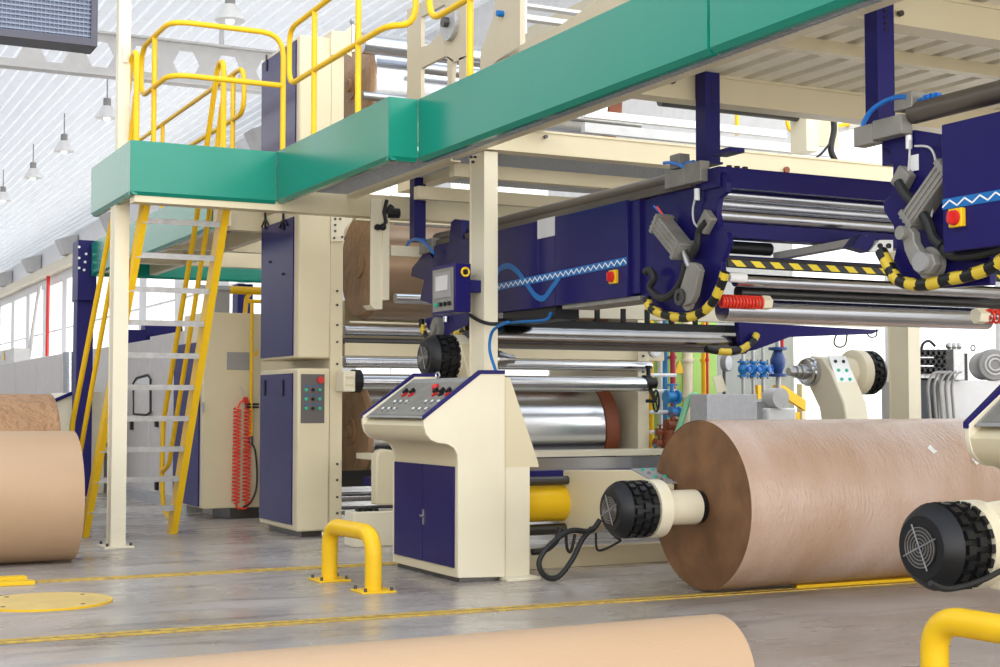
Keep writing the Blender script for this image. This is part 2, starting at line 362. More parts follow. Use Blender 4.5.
# ------------------------------------------------------------ platform (mezzanine)
ZB, ZT = 3.26, 3.755
plat = thing('mezzanine_platform', 'raised walkway platform with glossy green fascia and cream steel columns', 'platform', (5, 10.7, 0))
FXa, FYa, FXb, FYb, FXc = 2.9, 13.08, 4.28, 10.31, 4.53
LAB = 'glossy green fascia panel'
def fasc(a, b, nm='fascia_panel', par=plat, zb=ZB, zt=ZT):
    a = V((*a, 0)); b = V((*b, 0)); d = (b - a).normalized(); n = V((-d.y, d.x, 0))
    mb = MB(); prof = [(0, zb + .05), (0, zt), (.05, zt), (.05, zt - .03), (.03, zt - .03), (.03, zb + .05), (.1, zb + .012), (.1, zb), (.03, zb)]
    mb.prism([a + n * q + V((0, 0, z)) for q, z in prof], b - a)
    return mb.build(nm, 'green', par)
fasc((FXa, FYa), (FXa, 14.65)) if False else None
def fasc2(a, b, inn, par=plat, zb=ZB, zt=ZT):
    a = V((*a, 0)); b = V((*b, 0)); n = V((*inn, 0)); dd_ = (b - a).normalized() * .003; a = a + dd_; b = b - dd_; prof = [(0, zb + .03), (0, zt), (.05, zt), (.05, zt - .02), (.02, zt - .02), (.02, zb + .03), (.07, zb + .012), (.07, zb), (.03, zb)]
    o = MB().prism([a + n * q + V((0, 0, z)) for q, z in prof], b - a).build('fascia_panel', 'green', par); o['label'] = LAB; return o
fasc2((FXa, 14.85), (FXa, FYa), (1, 0)); fasc2((FXa, FYa), (FXb, FYa), (0, 1)); fasc2((FXb, FYa), (FXb, FYb), (1, 0)); fasc2((FXb, FYb), (FXc, FYb), (0, 1))
fasc2((FXc, FYb), (FXc, 6.40), (1, 0)); fasc2((FXc, 6.38), (FXc, 2.0), (1, 0))
# deck: grating strip along the fascia and left landing
def grating(x0, x1, y0, y1, z, par=plat, alongY=True):
    mb = MB(); n = int((x1 - x0) / .035)
    for k in range(n + 1): mb.box(x0 + k * .035, x0 + k * .035 + .008, y0, y1, z - .03, z)
    m_ = int((y1 - y0) / .06)
    for k in range(m_ + 1): mb.box(x0, x1, y0 + k * .06, y0 + k * .06 + .007, z - .024, z - .002)
    return mb.build('grating', 'galv', par)
DZ = 3.62
grating(FXa + .03, FXb + .3, FYa + .04, 14.0, DZ); grating(FXb + .09, 4.98, 10.75, FYa, 3.42); grating(FXc + .08, 4.89, 2, 10.5, 3.37)
MB().box(FXb + .03, 4.6, FYb + .05, FYa, DZ, DZ + .02).box(FXa + .04, FXb, FYa + .04, FYa + .3, DZ, DZ + .02).build('deck_plate', 'galv', plat)
def hbeam(y, x0, x1, z0=3.46, z1=3.66, w=.16):
    MB().box(x0, x1, y, y + w, z0, z0 + .02).box(x0, x1, y, y + w, z1 - .02, z1).box(x0 + .002, x1 - .002, y + .012, y + w - .012, z0 + .002, z1 - .002).build('cross_beam', 'cream', plat)
for y, x0 in ((3.7, FXc + .03), (6.03, FXc + .03), (8.2, FXc + .03), (10.55, FXb + .05)): hbeam(y, x0, 11.5)
MB().box(FXa + .05, 9.6, 13.12, 13.3, 3.2, 3.42).build('cross_beam', 'cream', plat)
for y_, z_a, z_b in ((11.6, 3.40, 3.52), (12.4, 3.30, 3.42), (14.0, 3.28, 3.40)): MB().box(5.45, 9.6, y_, y_ + .1, z_a, z_b).build('cross_beam', 'cream', plat)
MB().box(FXa + .05, 9.6, 14.9, 15.1, 3.3, 3.5).build('cross_beam', 'cream', plat) if False else None
# stringers along the fascia
def chan(x, y0, y1, z0=3.40, z1=3.60):
    MB().box(x, x + .015, y0, y1, z0, z1).box(x + .002, x + .09, y0 + .002, y1 - .002, z0 + .001, z0 + .015).box(x + .002, x + .09, y0 + .002, y1 - .002, z1 - .015, z1 - .001).build('stringer', 'cream', plat)
chan(4.90, 2, 10.54, 3.355, 3.455); chan(5.0, 10.71, 13.1, 3.36, 3.5)
# corrugated deck sheet between the cross beams
def corr(x0, x1, y0, y1, z):
    pts = []; x = x0
    while x < x1: pts += [(x, z), (x + .13, z), (x + .138, z + .075), (x + .215, z + .075), (x + .223, z)]; x += .24
    pts += [(x1 + .2, z), (x1 + .2, z + .09), (x0, z + .09)]
    return MB().prism([(a, y0, b) for a, b in pts], (0, y1 - y0, 0)).build('deck_sheet', 'deck', plat)
corr(5.0, 11.2, 2.0, 8.34, 3.66)
MB().box(5.0, 11.5, 7.1, 7.18, 3.58, 3.66).box(5.0, 11.5, 4.9, 4.98, 3.58, 3.66).build('cross_bar', 'cream', plat)
# small beam bolts
for (px, py, Y) in ((521, 133, 10.55), (545, 137, 10.55), (672, 82, 8.2), (873, 9, 6.03), (899, 14, 6.03), (848, 2, 6.03)):
    p = at(px, py, Y=Y); MB().cyl(p - V((0, .025, 0)), p, .017, 8).build('bolt', 'darksteel', plat)
# columns
def column(x0, x1, y0, y1, z1, label=None):
    tf = .018
    o = MB().box(x0, x1, y0, y0 + tf, .02, z1).box(x0, x1, y1 - tf, y1, .02, z1).box(x0 + .006, x1 - .006, y0 + .004, y1 - .004, .019, z1 - .001).build('column', 'creamlt', plat)
    MB().box(x0 - .07, x1 + .07, y0 - .07, y1 + .07, 0, .022).build('base_plate', 'creamlt', plat, .004)
    mb = MB()
    for sx in (x0 - .04, x1 + .04):
        for sy in (y0 - .04, y1 + .04): mb.cyl((sx, sy, .02), (sx, sy, .05), .014, 8)
    mb.build('anchor_bolt', 'darksteel', plat)
c0 = at(110.5, 546, X=2.93); column(c0.x, at(125.5, 546, Y=c0.y).x, c0.y, c0.y + .2, ZB + .25); column(5.25, 5.375, 10.59, 10.87, 3.45)
c0 = at(909, 400, Y=10.6); column(c0.x, at(921, 400, Y=10.6).x, 10.6, at(889, 400, X=c0.x).y, 3.45)
column(10.02, 10.2, 6.05, 6.25, 3.45)
for px, py in ((472, 157), (476, 157), (474, 162)):
    p = at(px, py, X=5.25); MB().cyl(p - V((.02, 0, 0)), p, .012, 8).build('bolt', 'darksteel', plat)
# second platform beyond
p2 = thing('rear_platform', 'green edged walkway platform seen behind the yellow ladder, standing on a navy column', 'platform', (5, 18, 0))
fasc2((4.26, 21.7), (4.26, 15.3), (1, 0), p2); fasc2((4.26, 21.7), (11.3, 21.7), (0, 1), p2)
MB().box(4.10, 4.34, 21.9, 22.2, 0, 3.25).build('column', 'navyflat', p2, .01)
MB().box(4.085, 4.36, 21.8, 22.25, 2.9, 3.8).build('column_head', 'navyflat', p2, .01)
for px, py in ((79, 247), (79, 258), (79, 268), (86, 254), (85, 262), (84, 270)):
    p = at(px, py, Y=21.8); MB().cyl(p - V((0, .02, 0)), p, .02, 8).build('bolt', 'white', p2)
MB().box(6.55, 6.8, 21.9, 22.2, 0, 3.25).build('column', 'navyflat', p2, .01)
grating(4.3, 5.2, 15.3, 21.6, 3.6, p2)
MB().box(4.4, 4.5, 15.3, 21.6, 3.3, 3.5).box(5.1, 5.2, 15.3, 21.6, 3.3, 3.5).build('stringer', 'cream', p2)
for y in (15.4, 17.6, 19.6): MB().box(4.32, 11, y, y + .15, 3.28, 3.5).build('cross_beam', 'cream', p2)
MB().box(5.3, 11, 21.3, 21.5, 3.82, 4.05).build('blue_beam', 'navyflat', p2)

# ------------------------------------------------------------ guardrails
TR = .026
def rail(name, label, paths, posts, loc, group='yellow tubular guardrails', r=TR, m='yellow'):
    t = thing(name, label, 'guardrail', loc, group)
    for i, (p, rad) in enumerate(paths): MB().tube(rp(p, rad), r, 10).build('rail', m, t)
    for a, b in posts: MB().cyl(a, b, r, 10).build('post', m, t)
    return t
xa = 3.28; y1_ = 13.18
tp, md, zd = 4.92, 4.42, DZ
def py_(X, px): return at(px, 100, X=X).y
def px__(Y, px): return at(px, 100, Y=Y).x
xr = px__(y1_, 283)
ya = py_(xa, 141)
rail('guardrail', 'yellow tube guardrail over the left end of the platform, facing the viewer',
     [([(xr, y1_, zd), (xr, y1_, tp), (xa, y1_, tp), (xa, ya, tp), (xa, ya, md), (xa, y1_, md), (xr, y1_, md)], .22)],
     [((xa, py_(xa, 154), zd), (xa, py_(xa, 154), tp))], (xr, y1_, zd))
xb = 4.36; ye = py_(xb, 289); yc = at(382, 29, X=xb).y; yc2 = yc - .1
y358 = py_(xb, 358); y315 = py_(xb, 314)
xc = 4.55; yk = FYb + .12
rail('guardrail', 'yellow tube guardrail on the inner green edge, its rail stepping outward at the corner',
     [([(xb, y358 - .3, 4.95), (xb, ye, 4.92), (xb, ye, 4.38), (xb, yk + .12, 4.38), (xc, yk - .02, 4.38), (xc, yk - .02, 5.2), (xb + .05, yk + .25, 5.2)], .17)],
     [((xb, y315, zd), (xb, y315, 4.93)), ((xb, y358, zd), (xb, y358, 5.2))], (xb, y315, zd))
xd = FXc + .08
yq = py_(xd, 429)
rail('guardrail', 'yellow tube guardrail on the long green fascia near the top centre, rising out of view',
     [([(xd, yq, 5.2), (xd, yq, 4.38), (xd, 5.0, 4.38)], .2), ([(xd, yq, 5.2), (xd, 5.0, 5.2)], .1)],
     [((xd, py_(xd, 470), 3.6), (xd, py_(xd, 470), 5.2)), ((xd, 7.0, 3.6), (xd, 7.0, 5.2))], (xd, py_(xd, 470), 3.6))
xf = 4.36; yf = py_(xf, 244)
rail('guardrail', 'yellow tube guardrail farther back, behind the ladder hoops on the rear platform',
     [([(xf, 21.5, 4.87), (xf, yf, 4.87), (xf, yf, 4.38), (xf, 21.5, 4.38)], .2)],
     [((xf, y, 3.6), (xf, y, 4.87)) for y in (py_(xf, 163), 20.0, yf + .4)], (xf, 16, 3.6))

# ------------------------------------------------------------ ladder
lad = thing('stair_ladder', 'steep yellow stair ladder with grey metal treads up to the platform', 'ladder', (3.4, 15.1, 0))
xl, xr_ = 2.92, 3.83; yb_, yt_ = 15.2, 13.4
def lz(z): return yb_ + (yt_ - yb_) * z / 3.5
def lx(x, z): return x + (.06 if x < 3.3 else .016) * z      # the side rails lean a little
for x in (xl, xr_):
    sgn = 1 if x < 3.3 else -1
    a, b = V((lx(x, 0), lz(0), 0.0)), V((lx(x, 3.6), lz(3.6), 3.6))
    w = .095; o = MB()
    o.prism([a + V((0, -w, 0)), a + V((0, w, 0)), b + V((0, w, 0)), b + V((0, -w, 0))], (.012 * sgn, 0, 0))
    f_ = 1 if x < 3.3 else -sgn
    for s_ in (-w, w - .01): o.prism([a + V((.001 * f_, s_ - .002, 0)), a + V((.001 * f_, s_ + .01, 0)), b + V((.001 * f_, s_ + .01, 0)), b + V((.001 * f_, s_ - .002, 0))], (.06 * f_, 0, 0))
    o.build('side_rail', 'yellow', lad)
for k in range(1, 12):
    z = k * .312 - .012
    if z < 3.5: MB().box(lx(xl, z) + .014, lx(xr_, z) - .014, lz(z) - .07, lz(z) + .07, z - .03, z).box(lx(xl, z) + .015, lx(xr_, z) - .015, lz(z) - .078, lz(z) - .07, z - .05, z + .004).build('tread', 'treadm', lad)
for x, s1 in ((xl, -.04), (xr_, .04)):
    def q(z, dy=0, dz=0): return (lx(x, z) + s1, lz(z) + dy, z + dz)
    MB().tube(rp([q(.1, .12), q(.12, .5, .1), (lx(x, 0) + s1, 15.72, .55), (lx(x, .5) + s1, 15.72, 1.15), q(3.3, 1.08), (lx(x, 3.3) + s1, 13.85, 4.72), (lx(x, 3.3) + s1, 13.66, 4.72), (lx(x, 3.3) + s1, 13.64, 3.63)], .10), .028, 8).build('handrail', 'yellow', lad)
    MB().tube(rp([(lx(x, 0) + s1, 15.72, .62), q(.7, .62, .0), q(3.3, .60), (lx(x, 3.3) + s1, 13.7, 4.3)], .1), .026, 8).build('handrail', 'yellow', lad)

# ------------------------------------------------------------ floor items
def track(y, dy, x0, x1, name, lab, n=2):
    t = thing(name, lab, 'rail', (x0, y, 0))
    for k in range(n):
        o = (k - (n - 1) / 2) * .09
        MB().prism([(x0, y + o - .024, 0.001), (x0, y + o + .024, 0.001), (x1, y + dy + o + .024, 0.001), (x1, y + dy + o - .024, 0.001)], (0, 0, .008)).build('rail_strip', 'yellowfloor', t)
    if n > 1: MB().prism([(x0, y - .022, 0.001), (x0, y + .022, 0.001), (x1, y + dy + .022, 0.001), (x1, y + dy - .022, 0.001)], (0, 0, .003)).build('groove', 'darksteel', t)
track(8.80, -.42, -3, 9.6, 'floor_rail', 'double yellow painted rail set in the floor, passing in front of the blue bollard-side console')
track(11.46, -.14, 1.87, 9.0, 'floor_rail', 'single yellow floor strip running behind the yellow bollard')
for o in bpy.data.objects:
    if o.name.startswith('floor_rail') and o.parent is None:
        o['label'] = 'double yellow floor rail, nearer of the two, running toward the huge paper roll' if o.location.y < 10 else 'worn yellow floor rail, farther of the two, running behind the yellow pipe bollard'
a = at(0, 583, Z=0)
tag(MB().box(-1.2, at(34, 583, Y=11.36).x, 11.30, 11.42, 0, .03).build('floor_cover_strip', 'yellow', None, .004), 'bright yellow raised cover strip on the floor at the left edge, nearer of two', 'cover strip', 'yellow cover strips at the left edge')
tag(MB().box(-1.2, at(26, 577, Y=11.68).x, 11.62, 11.74, 0, .03).build('floor_cover_strip', 'yellow', None, .004), 'yellow raised cover strip on the floor at the left edge, behind the nearer one', 'cover strip', 'yellow cover strips at the left edge')
t = thing('floor_hatch', 'round yellow metal hatch plate lying on the floor, lower left', 'hatch', (1.73, 10.27, 0))
MB().lathe((1.73, 10.27, 0), (0, 0, 1), [(0, .455), (.012, .455)], 64).build('rim', 'yellow', t)
MB().lathe((1.73, 10.27, .006), (0, 0, 1), [(0, .44), (.008, .44)], 64).build('hatch_plate', mat('dusty_yellow', (.70, .50, .16), .5, c2=(.58, .40, .13), nscale=5), t)
for k in range(4): MB().cyl((1.73 + .36 * math.cos(k * PI / 2 + .6), 10.27 + .36 * math.sin(k * PI / 2 + .6), .013), (1.73 + .36 * math.cos(k * PI / 2 + .6), 10.27 + .36 * math.sin(k * PI / 2 + .6), .017), .016, 10).build('screw', 'darksteel', t)
p = at(795, 589, Z=0); tag(MB().prism([(p.x, p.y - .02, 0), (p.x + 1.45, p.y - .07, 0), (p.x + 1.45, p.y + .06, 0), (p.x + .05, p.y + .09, 0)], (0, 0, .028)).build('floor_cover_strip', 'yellow', None, .003), 'long yellow cover strip lying under the near side of the large paper roll', 'cover strip')
# bollards
def bollard(y0, y1, x, h, lab, r=.062, x1=3.905):
    t = thing('bollard', lab, 'bollard', (x, (y0 + y1) / 2, 0), 'yellow pipe bollards')
    MB().tube(rp([(x, y0, .01), (x, y0, h), (x1, y1, h), (x1, y1, .01)], .17, 8), r, 20).build('pipe', 'yellow', t)
    for x, y in ((x, y0), (x1, y1)):
        MB().box(x - .13, x + .13, y - .13, y + .13, 0, .014).build('foot_plate', 'yellow', t, .003)
        for sx in (-.1, .1):
            for sy in (-.1, .1): MB().cyl((x + sx, y + sy, .014), (x + sx, y + sy, .04), .012, 8).build('anchor_bolt', 'darksteel', t)
bollard(9.78, 10.56, 3.953, .42, 'yellow bent pipe bollard bolted to the floor left of the control console')
bq = at(931, 667, X=3.9)
def bx(px, py, h):
    r = at(px, py, Z=h); return r
q = at(934, 618, Z=.44); q2 = at(1000, 629, Z=.44)
tb = thing('bollard', 'yellow bent pipe bollard cut by the lower right corner of the view', 'bollard', (q.x, q.y, 0), 'yellow pipe bollards')
dx = (q2 - q).normalized() * .78
MB().tube(rp([(q.x, q.y, .01), (q.x, q.y, .44), (q.x + dx.x, q.y + dx.y, .44), (q.x + dx.x, q.y + dx.y, .01)], .15, 8), .06, 24).build('pipe', 'yellow', tb)
for e_ in (0, 1):
    cx_, cy_ = q.x + dx.x * e_, q.y + dx.y * e_
    MB().box(cx_ - .13, cx_ + .13, cy_ - .13, cy_ + .13, 0, .014).build('foot_plate', 'yellow', tb, .003)
    for sx in (-.1, .1):
        for sy in (-.1, .1): MB().cyl((cx_ + sx, cy_ + sy, .014), (cx_ + sx, cy_ + sy, .04), .012, 8).build('anchor_bolt', 'darksteel', tb)

# ------------------------------------------------------------ paper rolls
def paper_roll(x0, x1, y, z, r, m, lab, name='paper_roll', core=.05, group=None):
    t = thing(name, lab, 'paper roll', ((x0 + x1) / 2, y, z - r), group)
    n = 40; prof = [(0, r * .997), (.008, r), (x1 - x0 - .008, r), (x1 - x0, r * .997)]
    MB().lathe((x0, y, z), (1, 0, 0), prof, 160, cap=False).build('paper_wrap', m, t)
    for xe, s in ((x0 + .004, -1), (x1 - .004, 1)):
        rings = []; k = core
        while k < r * .985: rings.append((s * .0018 * random.random(), k)); k += .012 + .012 * random.random()
        pts = [(0.0, core)] + rings + [(0, r * .992)]
        mb = MB(); base = V((xe, y, z)); seg = 72
        for tt, rr in pts:
            for j in range(seg): w = 2 * PI * j / seg; mb.v.append(base + V((tt, rr * math.cos(w), rr * math.sin(w))))
        for i in range(len(pts) - 1):
            for j in range(seg):
                j2 = (j + 1) % seg; f = [i * seg + j, i * seg + j2, (i + 1) * seg + j2, (i + 1) * seg + j]
                mb.f.append(f if s > 0 else f[::-1]); mb.s.append(False)
        mb.build('roll_end', 'endgrain', t)
    MB().lathe((x0 - .003, y, z), (1, 0, 0), [(0, core), (x1 - x0 + .006, core)], 32).build('core_tube', 'kraftdark', t)
    return t
RR = .615; RY = 8.68; RX = 6.05
big = paper_roll(RX, 9.45, RY, RR + .012, RR, 'kraftpink', 'huge brown paper roll held in the roll stand, its left end facing us')
# torn edges, small pale tears
mb = MB()
for px, py, s in ((931, 452, 1), (969, 463, .8)):
    ang = math.radians(62); p = V((at(px, py, Y=RY - .3).x, RY - math.sin(.9) * (RR + .003), RR + .012 + math.cos(.9) * (RR + .003)))
    tgt = at(px, py, Y=p.y); w = math.asin(max(-1, min(1, (tgt.z - RR) / RR))); cy, cz = RY - math.cos(w) * (RR + .004), RR + math.sin(w) * (RR + .004) + .012
    n_ = V((0, -math.cos(w), math.sin(w))); u_ = V((0, math.sin(w), math.cos(w))); c_ = V((tgt.x, cy, cz))
    pts = [c_ + V((.02 * s, 0, 0)) + u_ * .05 * s, c_ + V((-.03 * s, 0, 0)) + u_ * .02, c_ - u_ * .035 * s, c_ + V((.045 * s, 0, 0)) - u_ * .02 * s + n_ * .006, c_ + V((.03 * s, 0, 0)) + u_ * .005]
    mb.prism(pts, n_ * .004)
o = mb.build('torn_flap', 'white', big); o['label'] = 'small pale torn flaps of paper'
paper_roll(.2, 2.40, 12.92, .565, .56, 'kraft', 'smooth tan paper roll lying on the floor at the left edge', group=None)
p = at(48, 396, Y=15.6)
paper_roll(-.4, at(50, 420, Y=15.6).x, 15.6, .735, .73, 'kraftdark', 'crumpled brown wrapped paper roll behind the smooth tan roll')
p = at(712, 615, Z=.486)
paper_roll(p.x - 5.2, p.x + .04, p.y + .0, .243, .243, 'kraft', 'long slim tan paper roll lying on the floor along the bottom edge')

# ------------------------------------------------------------ control console
def console():
    t = thing('control_console', 'x', 'control console', (4.98, 10.6, 0))
    Y0, Y1 = 9.94, 11.22
    def prof(y): return [at(a, b, Y=y) for a, b in ((424, 417), (424, 426), (426, 434), (431, 440), (438, 443), (447, 444), (454, 448), (457.5, 455), (458, 463), (458, 578), (505, 577), (505, 374), (480, 374))]
    MB().prism([V((p.x, Y0, p.z)) for p in prof(Y0)], (0, .03, 0)).build('side_plate', 'creamlt', t, .004)
    MB().prism([V((p.x, Y1 - .03, p.z)) for p in prof(Y0)], (0, .03, 0)).build('side_plate', 'creamlt', t, .004)
    P0 = prof(Y0)
    inner = [P0[0] + V((.03, 0, -.05))] + [p + V((.004, 0, 0)) for p in P0[1:9]] + [P0[9], P0[10], P0[11] + V((0, 0, -.03)), P0[12] + V((0.01, 0, -.03))]
    MB().prism([V((p.x, Y0 + .03, p.z)) for p in inner], (0, Y1 - Y0 - .06, 0)).build('body', 'cream', t)
    a, b, c = P0[0], P0[12], P0[11]
    for y in (Y0 - .004, Y1 - .026):
        path = [V((a.x - .005, y + .015, a.z - .01)), V((b.x, y + .015, b.z + .012)), V((c.x, y + .015, c.z + .012))]
        mb = MB(); w = .017
        mb.prism([path[0] + V((0, -w, -.012)), path[0] + V((0, -w, .02)), path[1] + V((-.005, -w, .018)), path[2] + V((0, -w, .018)), path[2] + V((0, -w, -.012)), path[1] + V((.006, -w, -.012))], (0, 2 * w, 0))
        mb.build('edge_trim', 'navyflat', t, .003)
    # sloped panel
    s0 = V((a.x + .03, 0, a.z - .012)); s1 = V((b.x + .0, 0, b.z - .02)); u = (s1 - s0); n = V((-u.z, 0, u.x)).normalized()
    def sp(f, y, h=0): return s0 + u * f + n * h + V((0, y, 0))
    pn = MB().prism([sp(0, Y0 + .035), sp(.98, Y0 + .035), sp(.98, Y1 - .035), sp(0, Y1 - .035)], n * .006).build('button_panel', 'grey', t)
    MB().prism([sp(.05, Y0 + .06, .006), sp(.86, Y0 + .06, .006), sp(.86, Y1 - .06, .006), sp(.05, Y1 - .06, .006)], n * .004).build('plate', 'alu', pn)
    for row, f in ((0, .18), (1, .36)):
        for y in (Y0 + .18, Y0 + .30, Y0 + .42, Y0 + .80, Y0 + .92, Y0 + 1.04):
            MB().cyl(sp(f, y - row * .06, .008), sp(f, y - row * .06, .022), .022, 12).build('push_button', 'steel', pn)
            MB().cyl(sp(f, y - row * .06, .02), sp(f, y - row * .06, .028), .013, 10).build('button_cap', 'white', pn)
    for y, m_ in ((Y0 + .14, 'red'), (Y0 + .26, 'black'), (Y0 + .38, 'red'), (Y0 + .84, 'red'), (Y0 + .98, 'red')):
        MB().beam(sp(.55, y, .03), sp(.64, y + .025, .03), .028, .034, n).build('selector_knob', 'black', pn, .004)
        MB().beam(sp(.515, y - .01, .018), sp(.56, y, .018), .05, .016, n).build('knob_pointer', m_, pn)
    e_ = sp(.72, Y0 + .52, .03); MB().cyl(sp(.68, Y0 + .5, .008), e_, .03, 14).build('stop_button', 'red', pn)
    # doors on the left-facing side
    X = 4.72; bx_ = at(458, 500, Y=Y0).x
    ya, yb2 = Y0 + .06, Y1 - .05; ym = (ya + yb2) / 2 + .0; z0_, z1_ = .11, at(458, 463, Y=Y0).z - .03
    for y0, y1 in ((ya, ym - .003), (ym + .003, yb2)):
        d = MB().box(bx_ - .008, bx_ + .01, y0, y1, z0_, z1_).build('door', 'navy', t, .002); d['label'] = 'glossy navy door'
        if y0 == ya:
            y0 = y1 - .06; MB().box(bx_ - .016, bx_ - .008, y0 + .02, y0 + .05, .40, .52).build('handle_plate', 'chrome', d)
            MB().cyl((bx_ - .04, y0 + .035, .47), (bx_ - .015, y0 + .035, .47), .008, 8).beam((bx_ - .04, y0 + .035, .475), (bx_ - .04, y0 - .02, .468), .012, .014).build('handle', 'chrome', d)
    MB().box(bx_ + .03, P0[10].x - .03, Y0 + .04, Y1 - .04, 0, P0[9].z + .002).build('plinth', 'darksteel', t)
    r_ = sp(.99, Y1 - .55, .035); MB().torus(r_, (1, .3, 0), .022, .007, 16).build('lifting_eye', 'chrome', t)
    return t
con = console(); con['label'] = 'cream control console with navy edges and doors, sloped button panel on top'
con2 = dup(con, con.location + V((.65, -6.12, 0)), 'second cream control console with navy edge, mostly outside at the right edge of the view')

# ------------------------------------------------------------ shaftless roll stand
def fan_motor(par, x, y, z, s=-1, r=.2, L=.30):
    "drive motor: fan cover at x, body running away from it (direction -s)"
    d = -s
    mb = MB().lathe((x, y, z), (d, 0, 0), [(0, r * .72), (.03, r * .88), (.075, r), (.09, r * .9), (L, r * .9)], 32)
    for row in range(3):
        for k in range(18):
            w = 2 * PI * (k + .5 * (row % 2)) / 18; c = V((x + d * (.12 + row * .07), y + r * .93 * math.cos(w), z + r * .93 * math.sin(w)))
            rad = V((0, math.cos(w), math.sin(w))); tn = V((0, -math.sin(w), math.cos(w)))
            vs = []
            for a_ in (-.022, .022):
                for b_ in (-.021, .021):
                    for c_ in (-.014, .016): vs.append(c + V((a_, 0, 0)) + tn * b_ + rad * c_)
            mb.add(vs, [(0, 1, 3, 2), (4, 6, 7, 5), (0, 4, 5, 1), (2, 3, 7, 6), (0, 2, 6, 4), (1, 5, 7, 3)])
    mb.build('motor_body', 'black', par)
    mb = MB()
    g = MB().lathe((x + s * .002, y, z), (s, 0, 0), [(0, r * .47), (.003, r * .47)], 28).build('fan_opening', 'darksteel', par)
    for q_ in range(5): mb.torus((x + s * .012, y, z), (1, 0, 0), r * (.12 + .085 * q_), .0022, 24, 4)
    for q_ in range(2):
        w = math.radians(20 + 90 * q_ + 45); mb.cyl((x + s * .012, y - r * .56 * math.cos(w), z - r * .56 * math.sin(w)), (x + s * .012, y + r * .56 * math.cos(w), z + r * .56 * math.sin(w)), .004, 6)
    mb.build('fan_guard', 'steel', par)
    MB().lathe((x + d * L, y, z), (d, 0, 0), [(0, r * 1.03), (.10, r * 1.03), (.125, r * .85)], 36).build('motor_flange', 'creamlt', par)
def chuck(par, x, y, z, d):
    MB().lathe((x, y, z), (d, 0, 0), [(0, .14), (.05, .14), (.05, .125), (.09, .125), (.10, .07)], 28).build('chuck_flange', 'chrome', par)
    MB().lathe((x + d * .09, y, z), (d, 0, 0), [(0, .075), (.07, .075), (.07, .06), (.12, .06), (.12, .045), (.2, .04)], 20).build('chuck_nose', 'steel', par)

st = thing('roll_stand', 'cream roll stand with yellow cross tube and black fan motor gripping the huge roll', 'roll stand', (5.3, 10.2, 0))
TY = 10.42; tz = at(550, 503, Y=TY).z
MB().cyl((5.3, TY, tz), (9.6, TY, tz), .15, 40).build('cross_tube', 'yellow', st)
MB().cyl((5.32, TY, tz), (5.36, TY, tz), .19, 40).build('tube_flange', 'cream', st)
mb = MB(); fY(mb, 9.97, 505, 530, 467, 580, .8); mb.build('end_post', 'creamlt', st, .006)
mb = MB(); pY(mb, 9.97, ((505, 377), (510, 378), (538, 462), (539, 467), (505, 467)), .03); mb.build('gusset_plate', 'cream', st)
mb = MB(); a = at(491, 583, Z=0); b = at(546, 581, Z=0); MB().box(5.08, b.x, a.y, a.y + .9, 0, .025).build('base_plate', 'creamlt', st, .004)
z_ = at(540, 478, Y=TY).z
MB().box(5.5, 9.6, TY - .03, TY + .12, z_ - .07, z_ + .06).build('guide_bar', 'navyflat', st)
MB().cyl((5.5, TY - .1, tz + .19), (6.0, TY - .1, tz + .19), .035, 16).build('guide_rod', 'darksteel', st); MB().cyl((5.5, TY - .05, tz - .21), (6.0, TY - .05, tz - .21), .045, 16).build('guide_rod', 'darksteel', st)
MB().box(5.4, 9.6, 10.5, 10.65, 0.0, .16).build('base_beam', 'cream', st, .005)
# near lower arm
XA = 5.72
ap = [(553, 476), (557, 470), (632, 470), (659, 485), (659, 505), (648, 520), (606, 522), (585, 532), (575, 536), (567, 534), (560, 527), (556, 515), (553, 495)]
XT = 5.88
arm = MB().prism([at(a, b, X=XT) for a, b in ap], (.14, 0, 0)).build('roll_arm', 'cream', st, .012)
fan_motor(st, XA - .43, RY, RR + .0, -1)
MB().lathe((XA - .02, RY, RR), (1, 0, 0), [(0, .125), (.30, .125), (.30, .11), (.335, .11)], 36).build('chuck_housing', 'creamlt', st)
MB().lathe((XA + .29, RY, RR), (1, 0, 0), [(0, .118), (.035, .118)], 36).build('chuck_collar', 'black', st)
tp_ = [at(a, b, X=XA - .01) for a, b in ((618, 471), (646, 471), (660, 487), (636, 487))]
a1 = at(631, 470.3, X=XT); a2 = at(657, 485, X=XT)
n_ = (a2 - a1).cross(V((1, 0, 0))).normalized()
if n_.z < 0: n_ = -n_
bp_ = MB().prism([a1 + V((0, 0, .004)), a2 + V((0, 0, .004)), a2 + V((.22, 0, .004)), a1 + V((.22, 0, .004))], n_ * .01).build('button_plate', 'grey', st)
for r_ in range(2):
    for c_ in range(4):
        p = a1 + (a2 - a1) * (.14 + c_ * .24) + V((.07 + r_ * .09, 0, .004)); MB().cyl(p + n_ * .008, p + n_ * .024, .014, 10).build('push_button', 'gbtn' if c_ % 2 == 0 else 'chrome', bp_)
# hoses under the arm
def hose(par, pts, r, m='rubber', name='hose', n=6): return MB().tube(spl(pts, n), r, 8).build(name, m, par)
H = lambda l, Y: [at(a, b, Y=Y) for a, b in l]
hose(st, H([(600, 520), (590, 531), (570, 531), (550, 545), (539, 562), (545, 576), (558, 577), (572, 560), (582, 540), (592, 528)], 9.7), .022)
hose(st, H([(532, 552), (545, 550), (556, 541), (560, 528)], 10.0), .026)
hose(st, H([(566, 532), (567, 548), (571, 551), (575, 534)], 10.1), .013)
hose(st, H([(596, 533), (597, 549), (605, 549), (620, 541), (617, 538), (611, 533)], 10.1), .010)
